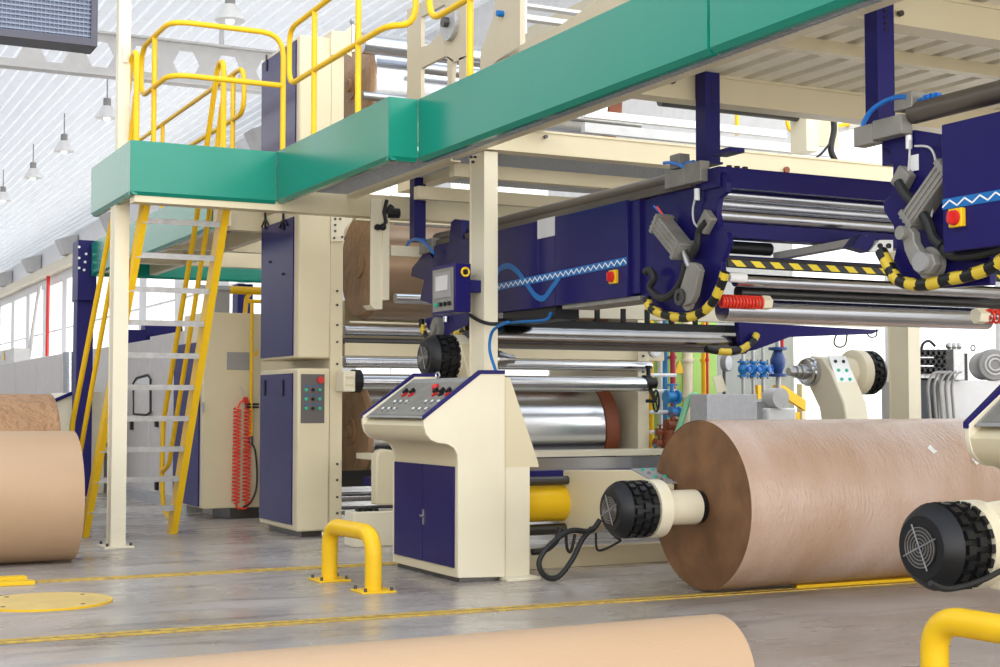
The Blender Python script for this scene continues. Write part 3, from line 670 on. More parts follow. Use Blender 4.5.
# raised rear arms with motors
AY = 11.36
az1 = at(445, 358, Y=AY).z; xm1 = at(424, 358, Y=AY).x
fan_motor(st, xm1, AY, az1, -1, .2, .26)
MB().prism([(xm1 + .27, AY - .17, az1 + .12), (xm1 + .27, AY + .02, az1 + .19), (xm1 + .27, AY + .2, az1 + .05), (xm1 + .27, AY + .12, az1 - .25), (xm1 + .27, AY - .3, az1 - .8), (xm1 + .27, TY - .16, tz - .16), (xm1 + .27, TY - .16, tz + .2), (xm1 + .27, AY - .42, az1 - .35)], (.13, 0, 0)).build('roll_arm', 'cream', st, .01)
chuck(st, xm1 + .58, AY, az1, 1)
xr2 = at(812, 372, Y=11.2).x; az2 = at(815, 372, Y=11.2).z; AX = xr2
ap = [(809, 357), (820, 356), (840, 357), (838, 366), (843, 385), (848, 402), (850, 422), (850, 440), (823, 440), (822, 415), (815, 395), (806, 385), (803, 372)]
pts = [(AX, 11.36, az2 - .05), (AX, 11.34, az2 + .09), (AX, 11.22, az2 + .16), (AX, 11.05, az2 + .13), (AX, 10.92, az2 + .0), (AX, 10.74, az2 - .3), (AX, 10.66, az2 - .7), (AX, TY - .1, tz - .15), (AX, TY + .35, tz - .15), (AX, 11.02, az2 - .7), (AX, 11.1, az2 - .35), (AX, 11.25, az2 - .14)]
arm2 = MB().prism(pts, (.28, 0, 0)).build('roll_arm', 'creamlt', st, .015)
chuck(st, AX, 11.2, az2, -1)
fan_motor(st, AX + .82, 11.2, az2, 1, .22, .22)
MB().lathe((AX + .28, 11.2, az2), (1, 0, 0), [(0, .15), (.26, .15)], 28).build('arm_hub', 'creamlt', st)
b0 = V((AX + .03, 11.02, az2 + .14)); b1 = V((AX + .03, 10.87, az2 - .15)); n2 = (b1 - b0).cross(V((1, 0, 0))).normalized(); n2 = n2 if n2.y < 0 else -n2
bp2 = MB().prism([b0 + n2 * .02, b1 + n2 * .02, b1 + V((.22, 0, 0)) + n2 * .02, b0 + V((.22, 0, 0)) + n2 * .02], n2 * .012).build('button_plate', 'white', st)
for r_ in range(3):
    for c_ in range(2):
        p = b0 + (b1 - b0) * (.2 + .3 * r_) + V((.06 + .1 * c_, 0, 0)) + n2 * .03; MB().cyl(p, p + n2 * .014, .017, 10).build('push_button', 'black' if r_ == 0 else 'gbtn', bp2)

# front roll stand, mostly outside
s2 = thing('roll_stand', 'front roll stand arm with black fan motor at the lower right edge', 'roll stand', (5.3, 5.0, 0))
Y2 = 5.12; mz = at(930, 547, Y=Y2).z; mx2 = at(926, 547, Y=Y2).x - .03
fan_motor(s2, mx2, Y2, mz, -1, .205, .26)
MB().prism([(mx2 + .33, Y2 + .17, mz - .1), (mx2 + .33, Y2 + .15, mz + .12), (mx2 + .33, Y2 - .05, mz + .2), (mx2 + .33, Y2 - 1.0, mz + .36), (mx2 + .33, Y2 - 1.5, mz - .3), (mx2 + .33, Y2 - .1, mz - .2)], (.18, 0, 0)).build('roll_arm', 'creamlt', s2, .01)
MB().box(mx2 + .30, mx2 + .50, Y2 - 1.6, Y2 - 1.35, 0, mz + .2).build('end_post', 'creamlt', s2, .01)
hose(s2, [at(a, b, Y=4.86) for a, b in ((930, 583), (945, 589), (965, 586), (985, 579), (1003, 570), (1030, 560))], .014)

# ------------------------------------------------------------ left twin tower cabinets, drum frame
def lock_handle(par, x, y, z, h=.3):
    MB().box(x - .012, x, y - .02, y + .02, z - h / 2, z + h / 2).build('lock_handle', 'black', par, .003)
XC = 4.84; YC = 14.05
def tower(t, xl_, xr2_, y0, y1, z0, z1, door=True):
    MB().box(xl_, xr2_, y0, y1, z0, z1).build('body', 'cream', t, .02)
    return t
yb1 = at(260, 400, X=XC).y
XF = at(330, 400, Y=YC).x
lowz0, lowz1 = .06, at(297, 368, Y=YC).z
t = thing('electrical_cabinet', 'lower cream cabinet with glossy navy door and grey push button panel', 'cabinet', (XC + .2, 14.6, 0))
tower(t, XC, XF, YC, yb1, lowz0, lowz1)
dd = MB().box(XC - .012, XC + .01, YC + .14, yb1 - .04, lowz0 + .06, lowz1 - .05).build('door', 'navy', t, .004); dd['label'] = 'glossy navy door'
for px in (266, 284):
    p = at(px, 388, X=XC); lock_handle(dd, XC - .012, p.y, p.z, .17)
p0 = at(301, 374, Y=YC); p1 = at(324, 423, Y=YC)
pl = MB().box(p0.x, p1.x, YC - .012, YC + .01, p1.z, p0.z).build('button_panel', 'cabpanel', t, .003)
for i, m_ in enumerate(('gbtn', 'black', 'gbtn')):
    for k in range(3):
        x = p0.x + (p1.x - p0.x) * (.2 + .29 * i); z = p0.z - (p0.z - p1.z) * (.32 + .19 * k)
        MB().cyl((x, YC - .03, z), (x, YC - .01, z), .017, 10).build('push_button', m_, pl); MB().box(x - .014, x + .014, YC - .016, YC - .011, z + .03, z + .045).build('name_plate', 'cyan', pl)
x = p0.x + (p1.x - p0.x) * .8; MB().cyl((x, YC - .045, p0.z - .06), (x, YC - .01, p0.z - .06), .035, 14).build('stop_button', 'red', pl)
MB().box(XC + .08, XF - .05, YC + .08, yb1 - .1, 0, lowz0 + .01).build('plinth', 'darksteel', t)
upz0, upz1 = at(297, 358, Y=YC).z, 3.42
t = thing('electrical_cabinet', 'upper cream cabinet with glossy navy door hung above the cabinet with the button panel', 'cabinet', (XC + .2, 14.6, upz0))
tower(t, XC, XF, YC, yb1, upz0, upz1)
dd = MB().box(XC - .012, XC + .01, YC + .14, yb1 - .04, upz0 + .03, upz1 - .12).build('door', 'navy', t, .004); dd['label'] = 'glossy navy door'
for px, py in ((284, 274), (271, 262)):
    p = at(px, py, X=XC); MB().cyl((XC - .03, p.y, p.z), (XC - .01, p.y, p.z), .015, 8).build('lock', 'darksteel', dd)
for px in (267, 285):
    p = at(px, 217, X=XC); MB().beam((XC - .02, p.y, p.z + .05), (XC - .02, p.y, p.z - .14), .02, .02).beam((XC - .02, p.y, p.z - .02), (XC - .02, p.y + .12, p.z - .10), .015, .015).beam((XC - .02, p.y, p.z - .02), (XC - .02, p.y - .12, p.z - .10), .015, .015).build('hinge', 'black', dd)
t = thing('electrical_cabinet', 'topmost navy and cream cabinet standing on the platform behind the guardrail', 'cabinet', (XC + .2, 14.6, 3.65))
ztop = at(292, 33, Y=YC).z
tower(t, XC, XF, YC, yb1, 3.55, ztop)
dd = MB().box(XC - .012, XC + .01, YC + .10, yb1, 3.6, ztop - .04).build('door', 'navy', t, .004); dd['label'] = 'navy door'
p = at(268, 63, X=XC); lock_handle(dd, XC - .012, p.y, p.z, .18)

# press frame with drums
fr = thing('printing_press_frame', 'tall cream machine frame carrying big chromed drums and steel rollers', 'machine', (7.3, 15, 0))
XP0 = XF + .0; XP1 = at(343, 400, Y=YC).x; YP = YC + .02
ztop2 = at(335, 30, Y=YC).z
MB().box(XP0 + .003, XP1, YP, YP + .12, .03, ztop2).box(XP0 + .005, XP0 + .06, YP + .05, 16.4, .031, ztop2 - .001).build('side_frame', 'cream', fr, .006)
mb = MB()
for py in (291, 305, 325, 342, 364, 397 + 67, 480, 497, 513, 527):
    p = at(337, py, Y=YP); mb.cyl((p.x, YP - .012, p.z), (p.x, YP + .01, p.z), .013, 8)
mb.build('bolt', 'darksteel', fr)
# triangular bracket at top of the frame
mb = MB(); pY(mb, YP - .03, ((331, 214), (356, 214), (344, 230), (344, 241), (331, 241)), .03); mb.build('corner_bracket', 'creamlt', fr)
mb = MB()
for px, py in ((335, 219), (335, 225), (335, 231), (340, 219), (342, 237), (334, 238)): p = at(px, py, Y=YP - .03); mb.cyl((p.x, YP - .045, p.z), (p.x, YP - .03, p.z), .012, 8)
mb.build('bolt', 'darksteel', fr)
XR = 9.35
def drum(px, py, Y, r, x1=9.05, endm='brownroll', body='drum', x0=None):
    p = at(px, py, Y=Y); x0 = p.x
    o = MB().lathe((x0 + .05, Y, p.z), (1, 0, 0), [(0, r * .985), (.01, r), (x1 - x0 - .06, r), (x1 - x0 - .05, r * .985)], 120).build('drum', body, fr)
    MB().lathe((x0, Y, p.z), (1, 0, 0), [(0, .14), (0, r * .93), (.03, r * .985), (.055, r * .985)], 80, cap=False).lathe((x0 - .02, Y, p.z), (1, 0, 0), [(0, .15), (.03, .15)], 30).build('drum_end', endm, o)
    MB().lathe((x1 + .02, Y, p.z), (1, 0, 0), [(0, r * .97), (.12, r * 1.02), (.16, r * 1.02)], 80).build('drum_rim', 'rust', o)
    if px < 355: MB().cyl((x0 - .06, Y, p.z), (x0, Y, p.z), .07, 20).build('journal', 'brownroll', o)
    return p.z
drum(359, 265, 14.85, .60, 8.68, body='browndrum'); drum(351, 432, 14.85, .56, 8.66); drum(352, 86, 14.85, .60, 8.68)
def roller(Y, l, r, y, rad, m='chrome', nm='roller'):
    mb = MB(); rX(mb, Y, l, r, y, rad); return mb.build(nm, m, fr)
roller(14.1, 393, 760, 221, .045); roller(14.1, 393, 760, 213, .03, 'steel')
roller(14.0, 395, 640, 298, .055)
roller(14.15, 344, 650, 330, .055); roller(14.15, 344, 650, 341, .035, 'darksteel'); roller(14.1, 344, 650, 362, .06)
roller(13.85, 361, 578 + 67, 382, .085)
roller(14.1, 350, 700, 322, .012, 'creamlt')
p = at(345, 349, Y=14.12); MB().box(p.x, XR, 14.12, 14.3, p.z - .07, p.z + .07).build('cross_beam', 'cream', fr, .006)
p = at(345, 309, Y=15.6); MB().box(p.x, XR, 15.6, 15.7, p.z - .5, p.z + .1).build('back_panel', 'cream', fr)
p = at(345, 498, Y=14.05); MB().cyl((p.x, 14.2, p.z), (XR, 14.2, p.z), .05, 20).cyl((p.x, 14.2, p.z - .14), (XR, 14.2, p.z - .14), .045, 20).build('roller', 'chrome', fr)
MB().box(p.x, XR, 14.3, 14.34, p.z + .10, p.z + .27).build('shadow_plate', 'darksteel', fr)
MB().box(p.x, XR, 14.25, 14.6, .05, p.z - .28).build('base_beam', 'cream', fr)
# bearing block with screw
p = at(342, 381, Y=13.85); q_ = at(354, 381, Y=13.85)
bb = MB().box(p.x - .02, q_.x - .02, 13.75, 13.98, p.z - .11, p.z + .10).build('bearing_block', 'creamlt', fr, .012)
for dz in (-.04, .04): MB().box(p.x - .0, q_.x - .05, 13.735, 13.75, p.z + dz - .012, p.z + dz + .012).build('rib', 'cream', bb, .003)
MB().cyl((q_.x - .02, 13.85, p.z), (q_.x + .06, 13.85, p.z), .12, 20).build('clamp_ring', 'black', bb)
# upright right side frame and its handwheel
p = at(638, 400, Y=14.1); q_ = at(649, 400, Y=14.1)
MB().box(p.x, q_.x, 14.1, 14.3, 0, 3.2).box(p.x + .003, p.x + .04, 14.15, 16.2, 0.001, 3.199).build('side_frame', 'creamlt', fr, .006)
mb = MB()
for py in (349, 372, 356): c_ = at(643, py, Y=14.1); MB().cyl((c_.x, 14.085, c_.z), (c_.x, 14.1, c_.z), .014, 8).build('bolt', 'darksteel', fr)
c_ = at(647, 383, Y=13.85)
hw = MB().lathe((c_.x - .05, 13.85, c_.z), (1, 0, 0), [(0, .09), (.08, .09), (.1, .06), (.16, .06)], 20).cyl((c_.x + .02, 13.85, c_.z + .06), (c_.x + .02, 13.85, c_.z + .17), .025, 10).cyl((c_.x + .02, 13.85, c_.z + .17), (c_.x + .02, 13.85, c_.z + .2), .04, 10).beam((c_.x, 13.85, c_.z), (c_.x + .08, 13.8, c_.z - .2), .05, .05).build('clamp', 'black', fr)
w_ = at(656, 401, Y=13.8); mb = MB().torus(w_, (1, -.3, 0), .12, .012, 28, 8)
for k in range(3): a_ = 2 * PI * k / 3; mb.cyl(w_, w_ + V((.03 * math.cos(a_), .12 * math.cos(a_), .12 * math.sin(a_))), .009, 6)
mb.cyl(w_, w_ + V((-.12, .02, 0)), .02, 8).build('handwheel', 'black', hw)
# table below drums
p = at(520, 452, Y=13.55); MB().box(5.5, XR + .2, 13.55, 14.1, p.z - .06, p.z).build('table_top', 'creamlt', fr, .004)
MB().box(5.5, XR + .2, 13.5, 13.56, p.z - .24, p.z - .07).build('table_rail', 'chrome', fr)
MB().box(5.5, XR + .2, 13.6, 13.9, p.z - .32, p.z - .24).build('table_beam', 'navyflat', fr)
for x in (6.1, 9.2): MB().box(x, x + .15, 13.65, 13.85, 0, p.z - .3).build('table_leg', 'cream', fr)
# machine box left behind console
p = at(376, 448, Y=12.9)
t = thing('gearbox_housing', 'small cream rounded machine housing on a low base, left behind the control console', 'machine', (p.x + .2, 13, 0))
base = [at(a, b, Y=12.9) for a, b in ((376, 505), (376, 458), (379, 451), (385, 449), (397, 451), (403, 460), (405, 505))]
MB().prism(base, (0, .14, 0)).build('housing', 'cream', t, .02)
p0 = at(352, 512, Y=12.9); p1 = at(420, 545, Y=12.9)
MB().box(p0.x, p1.x, 12.85, 13.1, 0, p0.z).build('base_block', 'creamlt', t, .01)
mb = MB()
for px in (358, 364, 369, 375): q_ = at(px, 511, Y=12.95); mb.box(q_.x - .018, q_.x + .018, 12.9, 12.98, p0.z, p0.z + .03)
mb.build('bolt', 'black', t)
# hanging bracket post with valve lever
t = thing('hanging_bracket', 'cream hanging channel bracket with black lever in front of the upper brown drum', 'bracket', at(380, 195, Y=12.75))
p0 = at(371, 195, Y=12.75); p1 = at(383, 195, Y=12.75); p2_ = at(389, 195, Y=12.75); zb_ = at(380, 305, Y=12.75).z; zt_ = 3.32
MB().box(p0.x, p1.x, 12.75, 12.77, zb_, zt_).box(p1.x - .01, p2_.x, 12.73, 12.95, zb_ + .05, zt_).prism([(p0.x, 12.75, zb_), (p0.x + .04, 12.75, zb_ - .04), (p1.x, 12.75, zb_ - .04), (p1.x, 12.75, zb_)], (0, .2, 0)).build('channel', 'creamlt', t, .003)
p0 = at(389, 251, Y=12.8); MB().box(p0.x, p0.x + .45, 12.75, 12.8, p0.z - .05, p0.z + .05).build('arm', 'creamlt', t, .003)
L_ = H([(387, 200), (384, 212), (386, 222), (383, 227)], 12.7); MB().tube(L_, .02, 8).sphere(L_[-1], .035, 10).tube(H([(387, 213), (392, 206)], 12.7), .03, 8).cyl(at(388, 213, Y=12.72), at(393, 213, Y=12.72) + V((.06, 0, 0)), .05, 12).build('lever', 'black', t)
c_ = at(378, 227, Y=12.72); MB().cyl(c_, c_ + V((0, .03, 0)), .03, 10).build('knob', 'black', t)

# upper deck machinery seen over the fascia
up = thing('winder_side_frame', 'cream cut-out side frame with grey bearing disc standing on the upper deck', 'machine', (6.0, 12.2, 3.6))
YU = 11.6; XU = 5.75
def bars(mb, X, pix, th): return mb.prism([at(a, b, X=X) for a, b in pix], (th, 0, 0))
YW = 12.2
outer = [(407, 97), (407, 12), (440, -8), (465, -12), (465, 100)]
segs = [[(407, 100), (407, -2), (414, -5), (414, 100)], [(413.9, 17), (439, 3), (450, -10), (414, -10)], [(414, 47), (414, 60), (421, 64), (448, 52), (448, 36), (438, 32), (430, 42)], [(413.9, 60), (421, 65), (421, 100), (413.9, 100)], [(438, 32), (446, -12), (466, -12), (466, 46), (448, 52)], [(448, 50), (466, 46), (466, 60), (448, 63)], [(448, 60), (452, 62), (450, 100), (447, 100)], [(459, 58), (466, 58), (466, 100), (459, 100)]]
segs = [[(407, 100), (407, 10), (421, 3), (421, 100)],
        [(420.9, 3), (445, -12), (445, 4), (420.9, 17)],
        [(420.9, 47), (428, 45), (438, 35), (445, 18), (445, 56), (420.9, 68)],
        [(444.9, -12), (466, -12), (466, 57), (460, 60), (453, 62), (444.9, 56)],
        [(447, 56), (453, 60), (451, 100), (447.5, 100)],
        [(459, 58), (466, 56), (466, 100), (459, 100)]]
mb = MB()
for s_ in segs: mb.prism([at(a, b, X=XU) for a, b in s_], (.04, 0, 0))
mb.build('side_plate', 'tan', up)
c_ = at(452, 23, X=XU); MB().lathe((XU - .05, c_.y, c_.z), (1, 0, 0), [(0, .12), (0.0, .17), (.05, .17)], 36, cap=True).build('bearing_disc', 'galv', up)
MB().cyl((XU - .10, c_.y, c_.z), (XU - .04, c_.y, c_.z), .05, 16).build('hub', 'darksteel', up)
MB().box(XU - .06, XU + .1, at(466, 90, X=XU).y - .1, at(407, 90, X=XU).y + .1, 3.51, 3.68).build('foot', 'cream', up)
def uroller(Y, l, r, y, rad, m='chrome'):
    mb = MB(); rX(mb, Y, l, r, y, rad); return mb.build('roller', m, fr)
uroller(14.1, 362, 640, 44, .10); uroller(14.3, 362, 640, 95, .05, 'steel'); uroller(14.0, 420, 640, 68, .06, 'steel')
p = at(333, 60, Y=YP); bq_ = MB(); pY(bq_, YP - .05, ((331, 37), (340, 35), (352, 26), (352, 57), (345, 53), (331, 55)), .05); ub = bq_.build('upper_bearing_bracket', 'cream', fr)
c_ = at(353, 35, Y=YP - .05); MB().cyl(c_ - V((0, 0, .18)), c_ + V((0, 0, .12)), .02, 8).sphere(c_ + V((0, 0, .14)), .04, 8).build('adjusting_screw', 'steel', ub)
# second cream plates right of the guardrail
t = thing('winder_guard_plates', 'tan cover plates and frame of the upper machine behind the long green fascia', 'machine', (6.3, 11.6, 3.6))
mb = MB()
for s_ in ([(478, 96), (481, 50), (493, 18), (496, -10), (520, -10), (520, 52), (497, 62), (497, 100), (478, 100)], [(496, 61), (520, 46), (520, 100), (496, 100)]): mb.prism([at(a, b, X=5.7) for a, b in s_], (.05, 0, 0))
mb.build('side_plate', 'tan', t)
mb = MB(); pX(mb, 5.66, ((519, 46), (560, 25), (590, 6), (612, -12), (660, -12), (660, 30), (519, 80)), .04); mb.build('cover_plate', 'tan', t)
mb = MB(); pY(mb, 11.7, ((520, -10), (527, -10), (527, 33), (520, 36)), .05); mb.build('white_post', 'white', t)
MB().box(at(527, 10, Y=12).x, at(640, 10, Y=12).x, 12, 12.1, at(527, 6, Y=12).z, at(527, 3, Y=12).z).box(at(527, 10, Y=12).x, at(640, 10, Y=12).x, 12, 12.1, at(527, 19, Y=12).z, at(527, 14, Y=12).z).build('rail_bar', 'ltgrey', t)
c_ = at(503, 14, X=5.7); MB().cyl(c_ - V((.06, 0, 0)), c_, .028, 12).build('blue_knob', 'cyan', t)
MB().box(5.62, 5.8, at(660, 30, X=5.7).y, at(478, 90, X=5.7).y, 3.67, 3.72).build('foot', 'cream', t)

# ------------------------------------------------------------ navy splicer carriages
def screwdisc(mb, c, n, r, t=.012): return mb.cyl(V(c), V(c) + V(n) * t, r, 16)
def rot_switch(par, X, px, py, s=1):
    p = at(px, py, X=X)
    sw = MB().box(X - .03, X, p.y - .05 * s, p.y + .045 * s, p.z - .05 * s, p.z + .05 * s).build('isolator_switch', 'yellow', par, .004)
    MB().lathe((X - .03, p.y, p.z), (-1, 0, 0), [(0, .042 * s), (.02, .038 * s)], 20).box(X - .07, X - .05, p.y - .008, p.y + .008, p.z - .03 * s, p.z + .03 * s).build('switch_knob', 'red', sw)
def decal(par, X, pts_a, pts_b, width_z, par2=None):
    pass
def wave_strip(par, X, y0, z0, y1, z1, w, period, wz=.045):
    "light blue band with a white zigzag line, stuck on the left-facing cover"
    e = X - .002; s_ = MB().prism([(e, y0, z0 - w), (e, y1, z1 - w), (e, y1, z1 + w), (e, y0, z0 + w)], (-.002, 0, 0)).build('decal_band', 'cyan', par)
    n = int(abs(y1 - y0) / period) * 2; mb = MB()
    for k in range(n):
        a_ = k / n; b_ = (k + 1) / n; sa = 1 if k % 2 else -1
        pa = V((e - .003, y0 + (y1 - y0) * a_, z0 + (z1 - z0) * a_ + sa * w * .6)); pb = V((e - .003, y0 + (y1 - y0) * b_, z0 + (z1 - z0) * b_ - sa * w * .6))
        d = V((0, pb.y - pa.y, pb.z - pa.z)).normalized(); nn = V((0, -d.z, d.y)) * w * .16
        mb.prism([pa - nn, pb - nn, pb + nn, pa + nn], (-.0015, 0, 0))
    mb.build('zigzag_line', 'white', s_)
XS = 5.6
sp1 = thing('splicer_carriage', 'long navy carriage hung under the platform, zigzag stripe, passing behind the cream column', 'machine', (6.2, 10.5, 2.1))
zt1, zb1 = 2.855, 2.14
yA = at(627, 200, X=XS).y; yB = at(433, 245, X=XS).y
seams = [yA, at(555, 220, X=XS).y, at(538, 220, X=XS).y, yB]
def cover(y0, y1): return MB().box(XS, XS + .35, y0 + .003, y1 - .003, zb1, zt1).build('cover_panel', 'navy', sp1, .006)
for a_, b_ in zip(seams[:-1], seams[1:]): cover(a_, b_)
MB().box(XS + .03, XS + .3, yA - .12, yA, zb1 + .02, zt1).build('end_panel', 'navy', sp1, .004)
pz = at(538, 224, X=XS); pq = at(555, 238, X=XS); MB().box(XS - .006, XS, pq.y, pz.y, pq.z + .02, pz.z + .03).build('name_plate', 'ltgrey', sp1)
q1 = at(627, 261, X=XS); q0 = at(478, 291, X=XS); wave_strip(sp1, XS, q1.y, q1.z, q0.y, q0.z, .03, .085)
cpts = [at(a, b, X=XS - .002) for a, b in ((494, 284), (499, 270), (508, 266), (517, 271), (526, 283), (536, 296), (544, 298), (552, 288), (560, 277))]
cc = spl(cpts, 5); mb = MB(); L1 = []; L2 = []
for i in range(len(cc)):
    d = cc[min(i + 1, len(cc) - 1)] - cc[max(i - 1, 0)]; d = V((0, d.y, d.z)).normalized(); n = V((0, -d.z, d.y)) * .024; L1.append(cc[i] + n); L2.append(cc[i] - n)
vs = L1 + L2; k_ = len(L1); mb.add(vs + [v + V((-.003, 0, 0)) for v in vs], [(2 * k_ + i, 2 * k_ + i + 1, 3 * k_ + i + 1, 3 * k_ + i) for i in range(k_ - 1)] + [(i + 1, i, k_ + i, k_ + i + 1) for i in range(k_ - 1)] + [(i, i + 1, 2 * k_ + i + 1, 2 * k_ + i) for i in range(k_ - 1)] + [(k_ + i + 1, k_ + i, 3 * k_ + i, 3 * k_ + i + 1) for i in range(k_ - 1)])
mb.build('wave_decal', 'cyan', sp1)
rot_switch(sp1, XS, 615, 277)
# guide tube on top
tzz = 2.915
MB().cyl((XS + .12, 8.15, tzz + .03), (XS + .12, 12.55, tzz + .03), .055, 20).box(XS + .02, XS + .24, 8.15, 12.55, zt1 - .01, tzz - .01).build('guide_tube', 'tubegrey', sp1)
# C-shaped end plate
XCp = XS + .06
cpx = [(632, 198), (650, 199), (672, 182), (690, 182), (722, 172), (727, 182), (726, 192), (719, 198), (717, 212), (719, 226), (727, 232), (729, 242), (725, 254), (721, 262), (722, 275), (716, 292), (706, 304), (690, 312), (670, 314), (655, 310), (646, 302), (640, 294), (632, 296)]
cp = MB(); pX(cp, XCp, cpx, .04); cp = cp.build('end_plate', 'navy', sp1, .004)
# black/yellow taped hose guard around the bottom of the plate
def taped(par, pts, r, nseg):
    "hose guard wrapped in black and yellow tape: one tube, the tape is a face pattern"
    pts = spl(pts, 10); mb = MB().tube(pts, r, 10); o = mb.build('hose_guard', 'black', par); o.data.materials.append(M['tape'])
    n = len(pts) - 1
    for i, p in enumerate(o.data.polygons):
        if i < n * 10:
            k = int(((i // 10) + (i % 10) * .25) * nseg / n); p.material_index = k % 2
    return o
taped(sp1, [at(a, b, X=XCp - .06) for a, b in ((647, 298), (650, 307), (660, 313), (675, 317), (690, 317), (704, 311), (714, 300), (721, 285), (725, 272))], .033, 14)
# pneumatic cylinder and crank arms
def pneu(par, A, B, w, X):
    a = at(*A, X=X); b = at(*B, X=X); d = (b - a).normalized(); nn = V((0, -d.z, d.y))
    body = MB().beam(a, b, w, w, V((1, 0, 0))).build('air_cylinder', 'alu', par, .008)
    mb = MB()
    for s_ in (-.3, 0, .3): mb.beam(a + nn * w * s_ + V((-w * .52, 0, 0)), b + nn * w * s_ + V((-w * .52, 0, 0)), .012, .01, V((1, 0, 0)))
    for s_ in (.03, .9): mb.beam(a + (b - a) * s_, a + (b - a) * (s_ + .08), w * 1.15, w * 1.15, V((1, 0, 0)))
    mb.build('tie_rod', 'alu', body); return body
cy1 = pneu(sp1, (660, 222), (684, 252), .125, XCp - .1)
a_ = at(684, 252, X=XCp - .1); b_ = at(690, 267, X=XCp - .1); MB().cyl(a_, b_, .026, 12).build('piston_rod', 'steel', cy1)
link = [at(a, b, X=XCp - .12) for a, b in ((686, 268), (690, 262), (696, 264), (699, 270), (694, 295), (690, 303), (683, 306), (677, 302), (676, 294), (680, 288))]
lk = MB().prism(link, (.05, 0, 0)).build('crank_arm', 'alu', sp1, .006)
c_ = at(681, 297, X=XCp - .12); MB().lathe(c_, (-1, 0, 0), [(0, .058), (.02, .058), (.02, .028), (.008, .028)], 20).build('crank_hub', 'darksteel', lk)
c_ = at(690, 302, X=XCp - .06); MB().lathe(c_, (-1, 0, 0), [(0, .06), (.025, .06)], 20).build('crank_flange', 'alu', lk)
c_ = at(710, 220, X=XCp); MB().beam(at(703, 230, X=XCp - .03), at(711, 214, X=XCp - .03), .11, .06, (1, 0, 0)).build('damper_flange', 'alu', sp1, .01)
hose(sp1, [at(a, b, X=XCp - .06) for a, b in ((706, 222), (699, 232), (697, 246), (692, 256))], .024)
hose(sp1, [at(a, b, X=XCp - .08) for a, b in ((686, 262), (682, 280), (672, 294), (660, 298), (650, 288), (654, 278), (650, 270), (645, 272))], .026)
hose(sp1, [at(a, b, X=XCp - .04) for a, b in ((697, 192), (693, 208), (694, 222), (699, 228))], .007, 'ltgrey', 'thin_cable')
hose(sp1, [at(a, b, X=XCp - .1) for a, b in ((657, 207), (668, 222), (681, 240))], .008, 'orange', 'air_hose')
hose(sp1, [at(a, b, X=XCp - .1) for a, b in ((654, 206), (661, 214), (667, 224))], .007, 'blue', 'air_hose')
c_ = at(697, 196, X=XCp - .04); MB().cyl(c_ - V((0, 0, .03)), c_ + V((0, 0, .05)), .02, 12).build('proximity_sensor', 'white', sp1)
# clamp block + junction box at the top of the end plate
p0 = at(673, 168, X=XCp - .02); p1 = at(712, 190, X=XCp - .02)
MB().box(XCp - .08, XCp - .002, at(693, 175, X=XCp).y, at(674, 175, X=XCp).y, 2.86, 2.975).build('clamp_block', 'alu', sp1, .004)
MB().box(XCp - .08, XCp - .002, at(710, 175, X=XCp).y, at(693.5, 175, X=XCp).y, 2.86, 3.0).build('clamp_block', 'alu', sp1, .004)
p0 = at(680, 168, X=XCp); MB().box(XCp - .04, XCp + .05, p0.y - .05, p0.y + .07, 3.0, 3.1).build('connector_box', 'alu', sp1, .004)
hose(sp1, [at(a, b, X=XCp - .06) for a, b in ((664, 163), (672, 163), (681, 166), (688, 172), (692, 178))], .013, 'blue', 'blue_hose')
MB().cyl(at(684, 165, X=XCp), at(694, 163, X=XCp), .022, 8).build('hose_fitting', 'blue', sp1)
MB().box(XCp, XCp + .12, at(730, 160, X=XCp).y, at(712, 160, X=XCp).y, 3.03, 3.06).build('cover_strip', 'navyflat', sp1)
# cross beams and rollers of the carriage (running right)
y_n = at(715, 175, X=XCp).y
def sX(y, px, py): return at(px, py, Y=y)
def cross(name, m, py, rad, yy, x1=9.8, px=722, x0=None):
    z = at(px, py, Y=yy).z; x0 = XCp + .04 if x0 is None else x0
    return MB().cyl((x0, yy, z), (x1, yy, z), rad, 28).build(name, m, sp1)
yy = 7.95
z = at(715, 176, Y=yy - .1).z; MB().box(XCp - .02, 9.8, yy - .1, yy + .1, z - .07, z + .07).build('cross_beam', 'navy', sp1, .004)
mb = MB()
for px in (717, 725, 733): c_ = at(px, 163, Y=yy); mb.cyl((c_.x + .1, yy, z + .07), (c_.x + .1, yy, z + .1), .02, 8)
mb.build('bolt', 'black', sp1)
cross('roller', 'chrome', 194, .035, 7.98); cross('roller', 'chrome', 204, .045, 8.05); cross('roller', 'chrome', 215, .05, 8.0)
z = at(722, 231, Y=8.05).z; MB().box(XCp + .04, 7.6, 7.98, 8.12, z - .05, z + .05).build('cross_beam', 'navyflat', sp1, .004)
cross('tension_rod', 'black', 247, .045, 8.1, 6.25, 727)
# hazard striped nose beam, lower rollers
z = at(735, 262, Y=7.95).z
MB().box(XCp + .1, 8.6, 7.95, 8.0, z - .035, z + .035).build('hazard_beam', 'black', sp1); MB().box(XCp + .12, 8.55, 7.945, 7.96, z - .03, z + .012).build('hazard_tape', 'hazard', sp1)
MB().box(XCp + .1, 8.6, 8.0, 8.3, z + .02, z + .05).build('nose_plate', 'navy', sp1)
def low(px0, px1, py, yy, rad, m='chrome', nm='roller'):
    a = at(px0, py, Y=yy); b = at(px1, py, Y=yy); return MB().cyl((a.x, yy, a.z), (b.x, yy, a.z), rad, 32).build(nm, m, sp1)
low(735, 1060, 280, 8.0, .045); low(738, 1060, 292, 8.25, .05, 'darksteel')
low(722, 986, 309, 8.15, .085)
a = at(562, 309, Y=11.2); MB().box(a.x, 10.2, 11.2, 11.3, a.z - .07, a.z + .09).build('lower_beam', 'creamlt', sp1)
